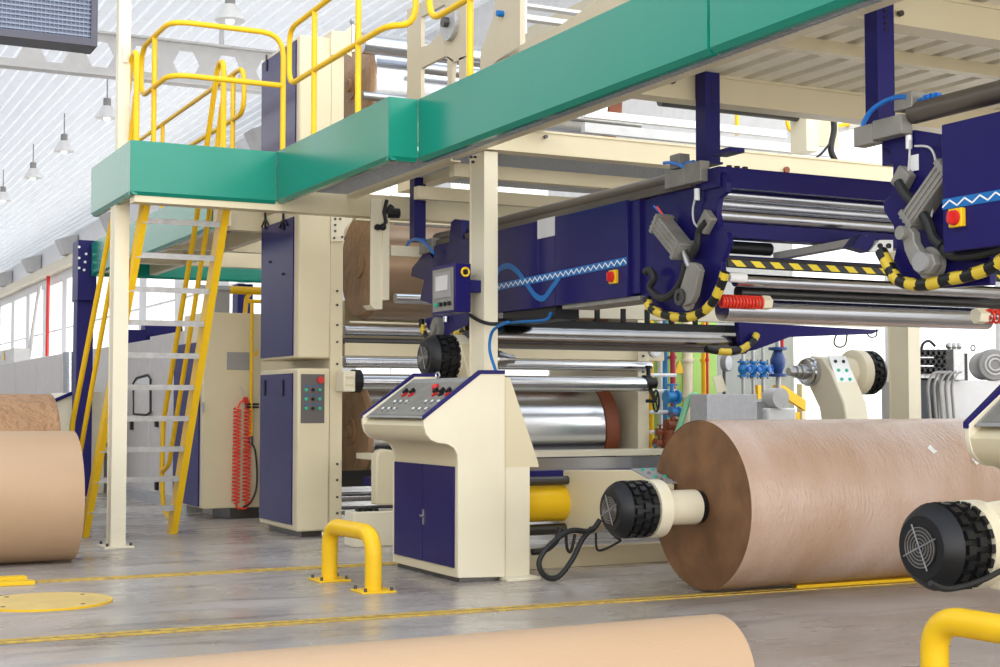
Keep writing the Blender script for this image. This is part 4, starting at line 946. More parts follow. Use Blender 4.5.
# underneath big rail beam with posts (centre) and dark pipe
z = at(640, 316, Y=9.3).z
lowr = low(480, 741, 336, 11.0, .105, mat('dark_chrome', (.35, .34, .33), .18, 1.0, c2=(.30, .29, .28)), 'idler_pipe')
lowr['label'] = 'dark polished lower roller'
MB().cyl((at(741, 339, Y=11.0).x - .01, 11.0, at(480, 336, Y=11.0).z), (at(741, 339, Y=11.0).x + .03, 11.0, at(480, 336, Y=11.0).z), .11, 30).build('pipe_cap', 'navyflat', sp1)
a = at(485, 319, Y=10.95); MB().box(a.x, at(745, 322, Y=10.95).x, 10.95, 11.1, a.z - .05, a.z + .01).build('lower_rail', 'black', sp1)
for px in (574, 598, 624, 648, 672, 696): c_ = at(px, 312, Y=10.95); MB().box(c_.x - .02, c_.x + .02, 10.95, 10.98, a.z, a.z + .13).build('rail_clip', 'black', sp1)
# navy under bracket right of pipe with taped hose
mb = MB(); pY(mb, 10.8, ((738, 322), (880, 330), (872, 334), (790, 337), (755, 350), (742, 352)), .06); mb.build('under_bracket', 'navy', sp1)
taped(sp1, H([(706, 349), (725, 352), (740, 350), (752, 342), (757, 334)], 10.75), .034, 6)
MB().tube(spl(H([(838, 331), (834, 342), (838, 347), (845, 345), (847, 335)], 10.85)), .008, 6).tube(spl(H([(866, 332), (870, 337), (876, 336), (877, 329)], 10.85)), .007, 6).build('loose_wire', 'black', sp1)
c0 = at(720, 303, Y=7.92); c1 = at(764, 306, Y=7.92)
def coilhose(par, px0, px1, y0, y1, Y, n=13):
    c0 = at(px0, y0, Y=Y); c1 = at(px1, y1, Y=Y); c1 = V((c1.x, c0.y, c0.z))
    o = MB().coil(c0, c1, .040, .008, n).build('coiled_air_hose', 'orange', par)
    MB().cyl(c1 - V((.01, 0, 0)), c1 + V((.06, 0, 0)), .05, 6).build('hose_end_block', 'creamlt', o)
coilhose(sp1, 720, 762, 301, 304, 7.98)
MB().cyl(at(728, 277, Y=7.95), at(728, 277, Y=7.95) + V((.14, 0, 0)), .035, 12).build('roller_end', 'white', sp1)
# angled navy bracket and white clamp near hazard beam
mb = MB(); pY(mb, 7.6, ((862, 234), (875, 240), (870, 252), (852, 247)), .1); mb.build('angled_bracket', 'navyflat', sp1)
mb = MB(); pY(mb, 7.58, ((880, 240), (893, 240), (893, 252), (870, 251)), .05); wb = mb.build('white_clamp', 'white', sp1)
mb = MB()
for px in (879.5, 888): c_ = at(px, 246, Y=7.58); mb.cyl(c_ - V((0, .015, 0)), c_, .018, 12)
mb.build('clamp_hole', 'black', wb)
a = at(775, 257, Y=8.3); b = at(868, 240, Y=7.8); MB().beam(a, b, .12, .05).build('grey_arm', 'grey', sp1)

# hangers from the beams
def hanger(px, pt, pb, X, lab, w=.16, zt=3.56, zb=3.0):
    p = at(px, pt, X=X); t = thing('hanger_post', lab, 'post', (X, p.y, zb), 'navy hanger posts under the beams')
    MB().box(X - .02, X - .005, p.y - w / 2, p.y + w / 2, zb, zt).box(X - .018, X + .10, p.y - w / 2 + .001, p.y - w / 2 + .015, zb + .001, zt - .001).box(X - .018, X + .10, p.y + w / 2 - .015, p.y + w / 2 - .001, zb + .001, zt - .001).build('channel', 'navyflat', t)
    mb = MB()
    for k in range(6): mb.box(X + .03, X + .05, p.y - w / 2 - .003, p.y - w / 2, zt - .09 - k * .035, zt - .075 - k * .035)
    mb.build('slot', 'black', t)
    MB().box(X - .03, X + .1, p.y - w / 2 - .03, p.y + w / 2 + .03, zb, zb + .015).build('foot_plate', 'navyflat', t)
hanger(703, 110, 165, 5.72, 'navy hanger post bolted to the beam above the near end of the long navy carriage', .12, 3.64, 3.0)
hanger(414, 200, 240, 5.62, 'navy hanger post left of the cream column, holding the far end of the navy carriage', .12, 3.58, 2.95)
hanger(874, 60, 118, 5.33, 'navy hanger post at the upper right above the grey connector box', .10, 3.64, 2.84)
# far end of carriage 1: clamp, hoses, gearbox pieces under
yE = yB
MB().box(XS - .02, XS + .2, yE - .02, yE + .28, 2.80, 2.93).build('clamp_block', 'alu', sp1, .004)
hose(sp1, [at(a, b, X=XS - .06) for a, b in ((405, 249), (410, 241), (418, 240), (426, 244), (434, 254))], .012, 'blue', 'blue_hose')
hose(sp1, [at(a, b, X=XS - .03) for a, b in ((407, 246), (414, 239), (426, 240))], .011, 'blue', 'blue_hose')
mb = MB(); pX(mb, XS + .03, ((417, 262), (426, 250), (433, 258), (434, 305), (420, 300), (424, 280), (411, 276), (412, 268)), .05); mb.build('end_plate', 'navy', sp1)
mb = MB(); pX(mb, XS - .02, ((424, 318), (450, 313), (470, 312), (468, 330), (455, 338), (438, 337), (428, 330)), .25); mb.build('lower_bracket', 'navyflat', sp1, .01)
taped(sp1, [at(a, b, X=XS - .06) for a, b in ((421, 320), (423, 330), (428, 338), (438, 342))], .028, 4)
taped(sp1, [at(a, b, X=XS - .06) for a, b in ((452, 335), (460, 332), (467, 328))], .026, 3)
c_ = at(437, 328, X=XS - .05); MB().lathe(c_ + V((.08, 0, 0)), (-1, 0, 0), [(0, .1), (.1, .1), (.1, .05), (.13, .05)], 24).build('gear_hub', 'alu', sp1)
MB().cyl(at(446, 322, X=XS - .06), at(446, 322, X=XS - .06) + V((0, 0, .05)), .03, 10).build('nozzle', 'chrome', sp1)
mb = MB(); pX(mb, XS + .0, ((451, 222), (455, 219), (460, 220), (463, 240), (449, 243)), .1); mb.build('top_bracket', 'navy', sp1)
# underside profile: pale guide below the covers
a = at(567, 303, X=XS + .02); b = at(640, 297, X=XS + .02); MB().box(XS + .02, XS + .3, b.y, at(560, 303, X=XS).y, zb1 - .03, zb1).build('under_tray', 'alu', sp1)
hose(sp1, [at(a, b, X=XS + .0) for a, b in ((489, 330), (497, 325), (520, 322), (545, 320), (551, 313))], .013, 'cyan', 'blue_hose')
hose(sp1, [at(a, b, X=5.24) for a, b in ((470, 315), (480, 321), (492, 324), (505, 323))], .016)
hose(sp1, [at(a, b, X=5.22) for a, b in ((497, 374), (490, 352), (491, 335), (497, 327), (508, 322))], .013, 'cyan', 'blue_hose')
MB().box(XS + .03, XS + .25, at(552, 300, X=XS).y, at(500, 310, X=XS).y, zb1 - .1, zb1).build('cable_tray', 'black', sp1)

# ------------------------------------------------------------ HMI
t = thing('operator_panel', 'navy touchscreen operator box on an arm beside the cream column', 'control panel', (5.08, 10.8, 2.1))
Xh, yh0, yh1 = 5.0, 10.62, 11.09
zt_ = at(454, 263, X=Xh).z; zb_ = at(454, 312, X=Xh).z; xh1 = at(471, 280, Y=yh0).x
bd = MB().box(Xh, xh1, yh0, yh1, zb_, zt_).build('enclosure', 'navy', t, .006)
MB().box(Xh - .008, Xh, yh0 + .03, yh1 - .04, zb_ + .02, zt_ - .03).build('front_plate', 'alu', t)
MB().box(Xh - .014, Xh - .006, yh0 + .07, yh1 - .08, zb_ + .13, zt_ - .06).build('screen_bezel', 'grey', t)
MB().box(Xh - .018, Xh - .012, yh0 + .12, yh1 - .12, zb_ + .19, zt_ - .09).build('screen', 'screen', t)
for k in range(4): MB().cyl((Xh - .03, yh0 + .08 + k * .085, zb_ + .075), (Xh - .005, yh0 + .08 + k * .085, zb_ + .075), .018, 12).build('push_button', 'gbtn' if k == 3 else 'black', t)
c_ = at(465, 272, Y=yh0); MB().torus(c_ - V((0, .008, 0)), (0, 1, 0), .032, .010, 24).build('ring', 'yellow', t); MB().cyl(c_ - V((0, .02, 0)), c_, .018, 12).build('key_switch', 'black', t)
a = at(472, 286, Y=10.66); MB().box(xh1 - .01, 5.26, 10.66, 10.75, a.z - .05, a.z + .05).build('arm', 'navyflat', t, .004)

# ------------------------------------------------------------ carriage 2 (right)
X2 = 5.08
sp2 = thing('splicer_carriage', 'navy machine carriage at the right edge with zigzag stripe and red-yellow switch', 'machine', (5.5, 4.8, 2.0))
y2a = at(941, 115, X=X2).y; zt2 = at(941, 125, X=X2).z; zb2 = at(941, 253, X=X2).z
MB().box(X2, X2 + .35, 2.2, y2a, zb2, zt2).build('cover_panel', 'navy', sp2, .006)
wq = at(941, 205, X=X2); wave_strip(sp2, X2, y2a - .005, wq.z, 2.2, wq.z, .025, .095)
rot_switch(sp2, X2, 959, 218, .9)
X2c = 5.22
c2 = [(876, 128), (890, 132), (915, 130), (945, 135), (960, 150), (990, 250), (990, 285), (940, 288), (915, 287), (899, 278), (893, 262), (897, 245), (893, 225), (884, 212), (883, 203), (892, 193), (893, 165), (890, 150), (878, 142)]
mb = MB(); pX(mb, X2c, c2, .04); mb.build('end_plate', 'navy', sp2, .004)
MB().cyl((X2c + .0, 2.2, 2.845), (X2c + .0, at(914, 125, X=X2c).y, 2.845), .055, 24).build('guide_tube', 'tubegrey', sp2)
ya_, yb_2 = at(913, 125, X=X2c).y, at(884, 125, X=X2c).y
zc = at(884, 130, X=X2c).z
MB().box(X2c - .08, X2c - .002, ya_, yb_2, zc - .06, zc + .04).build('clamp_block', 'alu', sp2, .004)
MB().box(X2c - .08, X2c - .002, yb_2 + .003, at(865, 125, X=X2c).y, zc - .075, zc + .03).build('clamp_block', 'alu', sp2, .004)
p = at(910, 100, X=X2c); MB().box(X2c - .05, X2c + .07, at(919, 100, X=X2c).y, at(901, 100, X=X2c).y, p.z - .055, p.z + .035).cyl((X2c, p.y, zc), (X2c, p.y, p.z), .025, 10).build('connector_box', 'alu', sp2, .005)
mb = MB(); pa = at(919, 101, X=X2c); mb.cyl(pa, pa + V((0, -.15, 0)), .014, 8)
for k in range(3): mb.torus(pa + V((0, -.05 - k * .035, 0)), (0, 1, 0), .018, .007, 12)
mb.build('air_silencer', 'blue', sp2)
hose(sp2, [at(a, b, X=X2c - .05) for a, b in ((862, 134), (864, 122), (872, 110), (885, 101), (898, 97), (906, 97))], .013, 'blue', 'blue_hose')
cy2 = pneu(sp2, (952, 165), (911, 223), .10, X2c - .05)
link = [at(a, b, X=X2c - .12) for a, b in ((901, 232), (908, 227), (913, 232), (914, 242), (920, 252), (932, 254), (935, 264), (928, 274), (918, 274), (910, 264), (904, 250))]
lk = MB().prism(link, (.05, 0, 0)).build('crank_arm', 'alu', sp2, .006)
c_ = at(922, 262, X=X2c - .12); MB().lathe(c_, (-1, 0, 0), [(0, .05), (.02, .05), (.02, .025)], 20).build('crank_hub', 'grey', lk)
c_ = at(934, 264, X=X2c - .03); MB().lathe(c_, (-1, 0, 0), [(0, .085), (.03, .085)], 28).build('crank_flange', 'alu', lk)
c_ = at(904, 233, X=X2c - .12); MB().lathe(c_, (-1, 0, 0), [(0, .035), (.03, .035)], 18).build('pivot', 'alu', lk)
MB().beam(at(899, 188, X=X2c - .03), at(908, 170, X=X2c - .03), .10, .06, (1, 0, 0)).build('damper_flange', 'alu', sp2, .01)
hose(sp2, [at(a, b, X=X2c - .07) for a, b in ((898, 182), (906, 195), (918, 208), (928, 222), (934, 238), (942, 246))], .026)
hose(sp2, [at(a, b, X=X2c - .03) for a, b in ((910, 140), (909, 165), (906, 178), (898, 184))], .006, 'ltgrey', 'thin_cable')
hose(sp2, [at(a, b, X=X2c - .03) for a, b in ((915, 146), (930, 148), (936, 165), (934, 200), (930, 222))], .006, 'ltgrey', 'thin_cable')
hose(sp2, [at(a, b, X=X2c - .06) for a, b in ((942, 246), (950, 255), (965, 256), (985, 253), (1005, 248))], .024)
c_ = at(909, 143, X=X2c - .02); MB().cyl(c_ - V((0, 0, .03)), c_ + V((0, 0, .04)), .017, 12).build('proximity_sensor', 'white', sp2)
mb = MB(); pa = at(909, 160, X=X2c); pb = at(919, 170, X=X2c); mb.box(X2c - .004, X2c, pb.y, pa.y, pb.z, pa.z + .02); mb.build('name_plate', 'white', sp2)
taped(sp2, [at(a, b, X=X2c - .06) for a, b in ((881, 251), (889, 266), (896, 278), (910, 284), (930, 284), (950, 279), (970, 275), (990, 268), (1005, 258))], .033, 14)
z = at(905, 325, Y=5.9).z
coilhose2 = at(982, 316, Y=5.9); MB().coil(coilhose2, coilhose2 + V((.5, 0, 0)), .036, .008, 12).build('coiled_air_hose', 'orange', sp2)
MB().cyl(coilhose2 - V((.05, 0, 0)), coilhose2 + V((.02, 0, 0)), .045, 6).build('hose_end_block', 'creamlt', sp2)
MB().cyl(coilhose2 - V((.02, 0, 0.0)), coilhose2 + V((1.2, 0, 0)), .02, 12).build('roller', 'chrome', sp2)
MB().box(X2c + .04, 8.0, 5.75, 5.85, 2.62, 2.74).build('cross_beam', 'navyflat', sp2)

# ------------------------------------------------------------ background left
# long dryer housing row along the hall
XD = 5.0
def dry(k, y0, y1, lab):
    t = thing('machine_housing', lab, 'machine', (XD + .6, (y0 + y1) / 2, 0), 'grey-beige machine housings in a row down the hall')
    MB().box(XD, XD + 1.4, y0 + .02, y1 - .02, 1.55, 2.33).build('upper_cover', 'housing', t, .02)
    MB().box(XD + .25, XD + 1.3, y0, y1, 1.3, 1.56).build('dark_gap', 'grey', t)
    MB().box(XD - .05, XD + 1.4, y0, y1, 0, 1.3).build('lower_body', 'creamlt', t, .01)
    MB().box(XD - .01, XD, y0 + .15, y1 - .15, 1.35, 1.5).build('inspection_window', 'ltgrey', t)
ys = [25.5, 28.2, 31, 33.8, 36.6, 39.4, 42.2]
nm = ['nearest the navy column', 'second from the navy column', 'third from the navy column', 'fourth from the navy column', 'fifth from the navy column', 'at the far left edge']
for k in range(6): dry(k, ys[k], ys[k + 1], 'grey-beige machine housing in the row down the hall, ' + nm[k])
t = thing('machine_console', 'white machine end with navy edged slanted top, behind the brown wrapped roll', 'machine', (4.9, 23.5, 0))
cpz = [at(a, b, Y=22.6) for a, b in ((50, 440), (50, 402), (78, 392), (104, 392), (104, 493.5), (50, 493.5))]
MB().prism(cpz, (0, 2.2, 0)).build('body', 'creamlt', t, .01)
MB().tube([at(49, 403, Y=22.55), at(77, 391, Y=22.55), at(92, 391, Y=22.55)], .03, 6).tube([at(47, 401, Y=24.6), at(70, 391, Y=24.6)], .03, 6).build('edge_trim', 'navyflat', t)
MB().cyl(at(71, 352, Y=22.9), at(71, 393, Y=22.9), .12, 16).build('glass_cylinder', 'chrome', t)
# enclosure wall behind the ladder
t = thing('machine_enclosure', 'grey-beige machine enclosure with rounded window, seen through the ladder treads', 'machine', (5.4, 20, 0))
XE = 4.95
ye0, ye1 = 18.6, 25.2
MB().box(XE, XE + 1.5, 18.6, 20.9, .0, 2.34).box(XE, XE + 1.5, 20.93, 25.2, .0, 2.30).build('panels', 'housing', t, .01)
wp = [at(a, b, X=XE) for a, b in ((136, 414), (136, 383), (139, 378), (150, 375), (153, 379), (153, 412), (149, 415))]
wn = MB().prism([p + V((-.03, 0, 0)) for p in wp], (.03, 0, 0)).build('window', 'screen', t)
MB().tube([p + V((-.035, 0, 0)) for p in wp], .018, 6, True).build('window_gasket', 'rubber', wn)
for px, py in ((133, 425), (158, 422), (158, 485)): c_ = at(px, py, X=XE); MB().box(XE - .04, XE, c_.y - .05, c_.y + .05, c_.z - .07, c_.z + .07).build('door_latch', 'black', t)
MB().box(4.75, 4.95, 18.0, 22.5, 0, .12).build('kick_rail', 'galv', t)
c_ = at(143, 334, X=5.4); MB().cyl(c_ + V((0, 0, .0)), c_ + V((.6, 0, 0)), .18, 16).box(c_.x - .5, c_.x, c_.y - .2, c_.y + .2, 2.3, 2.55).build('top_motor', 'navyflat', t)
# blue cabinet side + cream cabinet with hose
t = thing('cream_cabinet', 'cream cabinet with grey plate and navy side panel, right of the yellow ladder', 'cabinet', (4.9, 17, 0))
YM = 16.7; p0 = at(204, 312, Y=YM); p1 = at(262, 312, Y=YM); zt_ = p0.z; zb_ = at(204, 509, Y=YM).z
MB().box(p0.x, p1.x, YM, YM + .9, zb_, zt_).build('body', 'cream', t, .012)
MB().box(p0.x - .02, p0.x - .002, YM + .12, YM + 1.3, zb_ + .02, zt_ - .35).build('side_panel', 'navyflat', t)
a_ = at(227, 352, Y=YM); b_ = at(250, 370, Y=YM); MB().box(a_.x, b_.x, YM - .008, YM, b_.z, a_.z).build('label_plate', 'grey', t)
MB().box(p0.x + .35, p1.x, YM + .05, YM + .8, 0, zb_ + .02).build('plinth', 'darksteel', t)
MB().box(at(202, 405, Y=YM).x, at(204, 405, Y=YM).x, YM - .02, YM + .02, at(202, 412, Y=YM).z, at(202, 402, Y=YM).z).build('latch', 'steel', t)
tr = [at(a, b, Y=YM - .004) for a, b in ((253, 356), (258, 356), (257.5, 349))]; MB().prism(tr, (0, -.004, 0)).build('warning_sign', 'yellow', t)
th_ = thing('coiled_hose', 'red-orange coiled air hose hanging in two strands on the cream cabinet', 'hose', at(240, 400, Y=YM - .08))
for px, pb_ in ((236.5, 505), (247, 505)):
    a_ = at(px + 1, 408, Y=YM - .09); b_ = at(px - 1, 503, Y=YM - .09); MB().coil(a_, b_, .043, .009, 26, 10).build('coil', 'orange', th_)
MB().tube(spl(H([(238, 408), (241, 402), (246, 400), (248, 404), (246, 410)], YM - .09)), .012, 8).tube(spl(H([(236, 503), (238, 508), (246, 508), (246, 503)], YM - .09)), .012, 8).build('hose_bend', 'orange', th_)
MB().beam(at(245, 397, Y=YM - .1), at(247, 404, Y=YM - .1), .06, .05).build('air_gun', 'red', th_, .01)
MB().tube(spl(H([(245, 396), (243, 391), (240, 387)], YM - .1)), .009, 6).build('gun_nozzle', 'steel', th_)
t = thing('yellow_air_pipe', 'thin vertical yellow pipe with black hose at its lower end, right of the coiled hose', 'pipe', at(252, 455, Y=16.6))
a_ = at(252, 302, Y=16.6); b_ = at(251.5, 436, Y=16.6)
MB().tube([a_ + V((0, 0, 0.0)), V((a_.x, a_.y, b_.z))], .022, 10).build('pipe', 'yellow', t)
b0_ = V((a_.x, a_.y, b_.z)); MB().cyl(b0_, b0_ - V((0, 0, .1)), .03, 10).build('valve', 'darksteel', t)
MB().tube(spl([b0_ - V((0, 0, .08))] + H([(255, 450), (257, 470), (256, 490), (250, 503), (243, 507)], 16.6)), .012, 8).build('hose', 'rubber', t)
for py in (404, 407): c_ = at(252, py, Y=16.6); MB().box(c_.x - .07, c_.x + .08, c_.y - .02, c_.y + .06, c_.z - .015, c_.z + .01).build('pipe_clip', 'black', t)
t = thing('horizontal_pipe', 'grey and yellow horizontal pipe with valve above the cream cabinet', 'pipe', at(215, 293, Y=17.2))
a_ = at(205, 289, Y=17.2); b_ = at(229, 289, Y=17.2); c_ = at(262, 290, Y=17.2)
MB().cyl(a_ - V((.1, 0, 0)), (b_.x, b_.y, a_.z), .05, 12).build('grey_pipe', 'galv', t); MB().cyl((b_.x, b_.y, a_.z), (c_.x, c_.y, a_.z), .05, 12).build('yellow_pipe', 'yellow', t)
MB().tube([V((b_.x + .28, b_.y, a_.z)), V((b_.x + .22, b_.y, a_.z - .1)), V((b_.x + .2, b_.y, zt_ - .0))], .03, 8).cyl((b_.x + .22, b_.y, a_.z - .13), (b_.x + .5, b_.y, a_.z - .13), .025, 8).build('branch_pipe', 'yellow', t)
MB().box(a_.x + .10, a_.x + .28, 17.1, 17.3, zt_ - .02, a_.z - .03).build('bracket', 'grey', t)
# wall details far left
t = thing('red_pipe', 'thin red vertical pipe against the bright window wall', 'pipe', (11.9, 55, 0))
c_ = at(48, 300, X=11.9); MB().cyl((11.9, c_.y, 0), (11.9, c_.y, 7.5), .09, 10).build('pipe', 'red', t)
tag(MB().tube([V((11.6, at(18, 392, X=11.6).y, 0)), at(40, 285, X=11.6)], .1, 8).build('brace_rod', 'ltgrey'), 'pale slanting brace in front of the bright window wall', 'brace')
t = thing('blue_white_cabinet', 'pale blue box with small yellow warning sign, far left beyond the housings', 'cabinet', at(5, 375, X=9))
a_ = at(14, 348, X=9.0); b_ = at(-30, 375, X=9.0); MB().box(9.0, 9.6, a_.y, b_.y, 0, a_.z).build('body', 'ltgrey', t)
MB().box(8.98, 9.0, a_.y, b_.y, at(14, 375, X=9).z, at(14, 367, X=9).z).build('blue_stripe', 'valve', t)
c_ = at(4, 355, X=8.98); MB().prism([(8.97, c_.y - .3, c_.z - .2), (8.97, c_.y + .3, c_.z - .2), (8.97, c_.y, c_.z + .25)], (-.01, 0, 0)).build('warning_sign', 'yellow', t)

# ------------------------------------------------------------ background right
t = thing('green_cabinet', 'light green electrical cabinet wall with cream strips and a yellow warning triangle', 'cabinet', (11.4, 15.8, 0))
YG = 15.6
g0, g1 = at(668, 350, Y=YG).x, at(717, 350, Y=YG).x
MB().box(g0, min(g1, WX - .1), YG, YG + .5, 0, 2.9).build('body', 'leaf', t, .01)
for l, r in ((683, 690),):
    a_, b_ = at(l, 350, Y=YG), at(r, 350, Y=YG); MB().box(a_.x, b_.x, YG - .03, YG, 0, 2.9).build('cream_strip', 'creamlt', t)
c_ = at(679, 368, Y=YG); MB().prism([(c_.x - .09, YG - .01, c_.z - .07), (c_.x + .09, YG - .01, c_.z - .07), (c_.x, YG - .01, c_.z + .1)], (0, -.005, 0)).build('warning_sign', 'yellow', t)
def vpipe(name, lab, m, px, Y, r, z0=0, z1=3.3, grp=None):
    c_ = at(px, 380, Y=Y); t = thing(name, lab, 'pipe', (c_.x, Y, z0), grp)
    MB().cyl((c_.x, Y, z0), (c_.x, Y, z1), r, 12).build('pipe', m, t)
    for z in (.9, 1.45, 1.9): MB().cyl((c_.x, Y, z), (c_.x, Y, z + .04), r * 1.5, 12).build('coupling', m, t)
    return t
vpipe('vertical_pipe', 'wide yellow vertical pipe beside the right machine upright', 'yellow', 651, 14.6, .035)
vpipe('vertical_pipe', 'blue vertical pipe right of the wide yellow one', 'valve', 665, 14.6, .035)
vpipe('vertical_pipe', 'crimson vertical pipe left of the yellow warning triangle', 'crimson', 673, 14.5, .035)
vpipe('vertical_pipe', 'cream vertical pipe between two green cabinet panels', 'creamlt', 688, 15.3, .06)
vpipe('vertical_pipe', 'yellow vertical pipe in front of the green cabinet', 'yellow', 704, 15.2, .035)
vpipe('vertical_pipe', 'thin red vertical pipe beside the yellow one in front of the green cabinet', 'red', 707.5, 15.1, .018)
vpipe('vertical_pipe', 'pale vertical pipe left of the blue valves, by the gauge', 'ltgrey', 660, 14.3, .03)
# pale pipework ladder
t = thing('valve_group', 'blue and red valve fittings on pale pipework right of the black handwheel', 'valve', at(670, 410, Y=14.0))
for py in (375, 391, 412, 432): a_ = at(650, py, Y=14.05); b_ = at(676, py - 2, Y=14.05); MB().cyl(a_, (b_.x, b_.y, a_.z), .022, 8).build('branch_pipe', 'white', t)
for px, py, m_, s_ in ((672, 397, 'valve', .09), (675, 412, 'valve', .07), (660, 432, 'rust', .05), (672, 425, 'rust', .08), (655, 452, 'valve', .05), (659, 443, 'rust', .06)):
    c_ = at(px, py, Y=14.0); MB().lathe(c_ - V((s_, 0, 0)), (1, 0, 0), [(0, s_ * .9), (s_ * .3, s_ * .9), (s_ * .4, s_ * .5), (s_, s_ * .7), (s_ * 1.6, s_ * .5), (s_ * 1.7, s_ * .9), (s_ * 2, s_ * .9)], 16).cyl(c_, c_ + V((0, 0, s_ * 1.6)), s_ * .3, 8).torus(c_ + V((0, 0, s_ * 1.6)), (0, 0, 1), s_ * .7, s_ * .12, 14).build('valve_body', m_, t)
for px, py in ((654, 350), ): c_ = at(px, py, Y=13.95); MB().lathe(c_, (0, -1, 0), [(0, .09), (.05, .09), (.05, .08)], 24).build('gauge', 'ltgrey', t); MB().cyl(c_ - V((0, .055, 0)), c_ - V((0, .05, 0)), .07, 20).build('gauge_face', 'white', t)
MB().cyl(at(672, 430, Y=14.0), at(672, 470, Y=14.0), .13, 20).build('red_vessel', 'rust', t)
# steel tank box with green hose
t = thing('steel_tank', 'plain grey steel box tank behind the huge roll', 'tank', at(730, 440, Y=12.6))
Yt = 12.6; a_ = at(707, 394, Y=Yt); b_ = at(757, 394, Y=Yt); MB().box(a_.x, b_.x, Yt, Yt + .32, .3, a_.z).build('body', 'tank', t, .006)
MB().box(a_.x - .03, b_.x + .03, Yt - .03, Yt + .35, 0, .32).build('base', 'grey', t)
t = thing('green_hose', 'pale green flat hose looped over the edge beside the grey tank', 'hose', at(690, 440, Y=12.9))
MB().tube(spl(H([(672, 452), (680, 425), (688, 402), (692, 396), (697, 398), (697, 425)], 13.0)), .035, 8).build('hose', 'mint', t)
# gauge with board
t = thing('pressure_gauge', 'round grey pressure gauge with hanging cream label, left of the blue valves', 'gauge', at(725, 390, Y=13.6))
c_ = at(724, 363, Y=13.6); MB().lathe(c_, (.5, -1, 0), [(0, .10), (.06, .10), (.06, .09)], 28).build('gauge_case', 'grey', t); MB().lathe(c_ + V((.028, -.056, 0)), (.5, -1, 0), [(0, .085), (.004, .085)], 24).build('gauge_face', 'white', t)
MB().tube([c_, c_ - V((0, 0, .2)), V((c_.x, c_.y, 0))], .02, 8).build('stem', 'darksteel', t)
lb = H([(713, 377), (722, 375), (727, 391), (717, 393)], 13.5); MB().prism(lb, (0, .01, 0)).build('label_card', 'creamlt', t)
# blue valve manifold: three valves and one big
names_ = ('leftmost of three', 'middle of three', 'rightmost of three')
YV = 13.4
v0 = None
for k, px in enumerate((743, 753, 763)):
    c_ = at(px, 369, Y=YV)
    if v0 is None:
        v0 = t = thing('blue_valve', 'x', 'valve', (c_.x, YV, 0), 'small blue valves on the vertical pipes')
        MB().lathe(c_ - V((0, 0, .09)), (0, 0, 1), [(0, .065), (.02, .065), (.025, .03), (.07, .06), (.11, .06), (.155, .03), (.16, .065), (.18, .065)], 16).build('valve_body', 'valve', t)
        MB().cyl(c_, c_ + V((.03, -.1, 0)), .025, 8).torus(c_ + V((.03, -.1, 0)), (.3, -1, 0), .045, .010, 14).build('handwheel', 'blue', t)
        MB().cyl((c_.x, YV, 0), (c_.x, YV, c_.z - .09), .02, 10).cyl((c_.x, YV, c_.z + .09), (c_.x, YV, c_.z + 1.0), .02, 10).build('pipe', 'galv', t)
        mb = MB()
        for s_ in (-1, 1):
            for q_ in (-.05, .05): mb.cyl(c_ + V((q_, -.02, s_ * .08 - .03)), c_ + V((q_, -.02, s_ * .08 + .03)), .009, 6)
        mb.build('flange_bolts', 'darksteel', t)
    else: t = dup(v0, (c_.x, YV, 0), 'x')
    t['label'] = 'small blue flanged valve on a vertical pipe, %s behind the huge roll' % names_[k]
c_ = at(778, 362, Y=YV); t = thing('large_valve', 'larger dark blue valve right of the three small blue ones', 'valve', (c_.x, YV, 0))
MB().lathe(c_ - V((0, 0, .17)), (0, 0, 1), [(0, .11), (.03, .11), (.04, .05), (.13, .09), (.2, .09), (.3, .05), (.31, .11), (.34, .11)], 20).build('valve_body', mat('dark_blue_valve', (.02, .06, .22), .4), t)
MB().cyl((c_.x, YV, 0), (c_.x, YV, c_.z - .17), .03, 10).cyl((c_.x, YV, c_.z + .17), (c_.x, YV, c_.z + .9), .03, 10).build('pipe', 'galv', t)
MB().cyl((c_.x + .06, YV, c_.z + .17), (c_.x + .06, YV, c_.z + .5), .025, 10).build('red_pipe', 'red', t)
# yellow stair stringer and equipment
t = thing('yellow_steps', 'yellow slanting stair side with grey treads behind the blue valves', 'steps', at(790, 420, Y=14.5))
mb = MB(); pY(mb, 14.5, ((776, 385), (784, 385), (806, 401), (806, 411), (786, 398), (776, 398)), .06); mb.build('side_rail', 'yellow', t)
mb = MB(); pY(mb, 14.55, ((758, 385), (762, 385), (772, 396), (772, 399), (758, 399)), .06); mb.build('side_rail', 'yellow', t)
mb = MB(); pY(mb, 14.5, ((758, 412), (775, 412), (800, 412), (800, 420), (758, 420)), .3); mb.build('lower_beam', 'yellow', t)
MB().box(at(758, 410, Y=14.6).x, at(806, 410, Y=14.6).x, 14.6, 15.2, 0, at(760, 420, Y=14.6).z).build('support', 'grey', t)
MB().box(at(802, 410, Y=14.6).x, at(806, 410, Y=14.6).x, 14.6, 14.7, 0, at(806, 384, Y=14.6).z).build('post', 'creamlt', t)
t = thing('white_pump', 'white pump block with round cover between grey tank and yellow steps', 'pump', at(775, 440, Y=13.0))
a_ = at(768, 405, Y=12.6); b_ = at(796, 405, Y=12.6); MB().box(a_.x, b_.x, 12.6, 12.95, 0, at(768, 408, Y=12.6).z).build('body', 'white', t, .02)
c_ = at(781, 398, Y=12.55); MB().lathe(c_, (0, 1, 0), [(0, .11), (.2, .11)], 24).build('round_cover', 'ltgrey', t)
a_ = at(759, 400, Y=12.65); MB().box(a_.x, a_.x + .35, 12.7, 12.95, 0, a_.z - .02).build('side_box', 'galv', t)
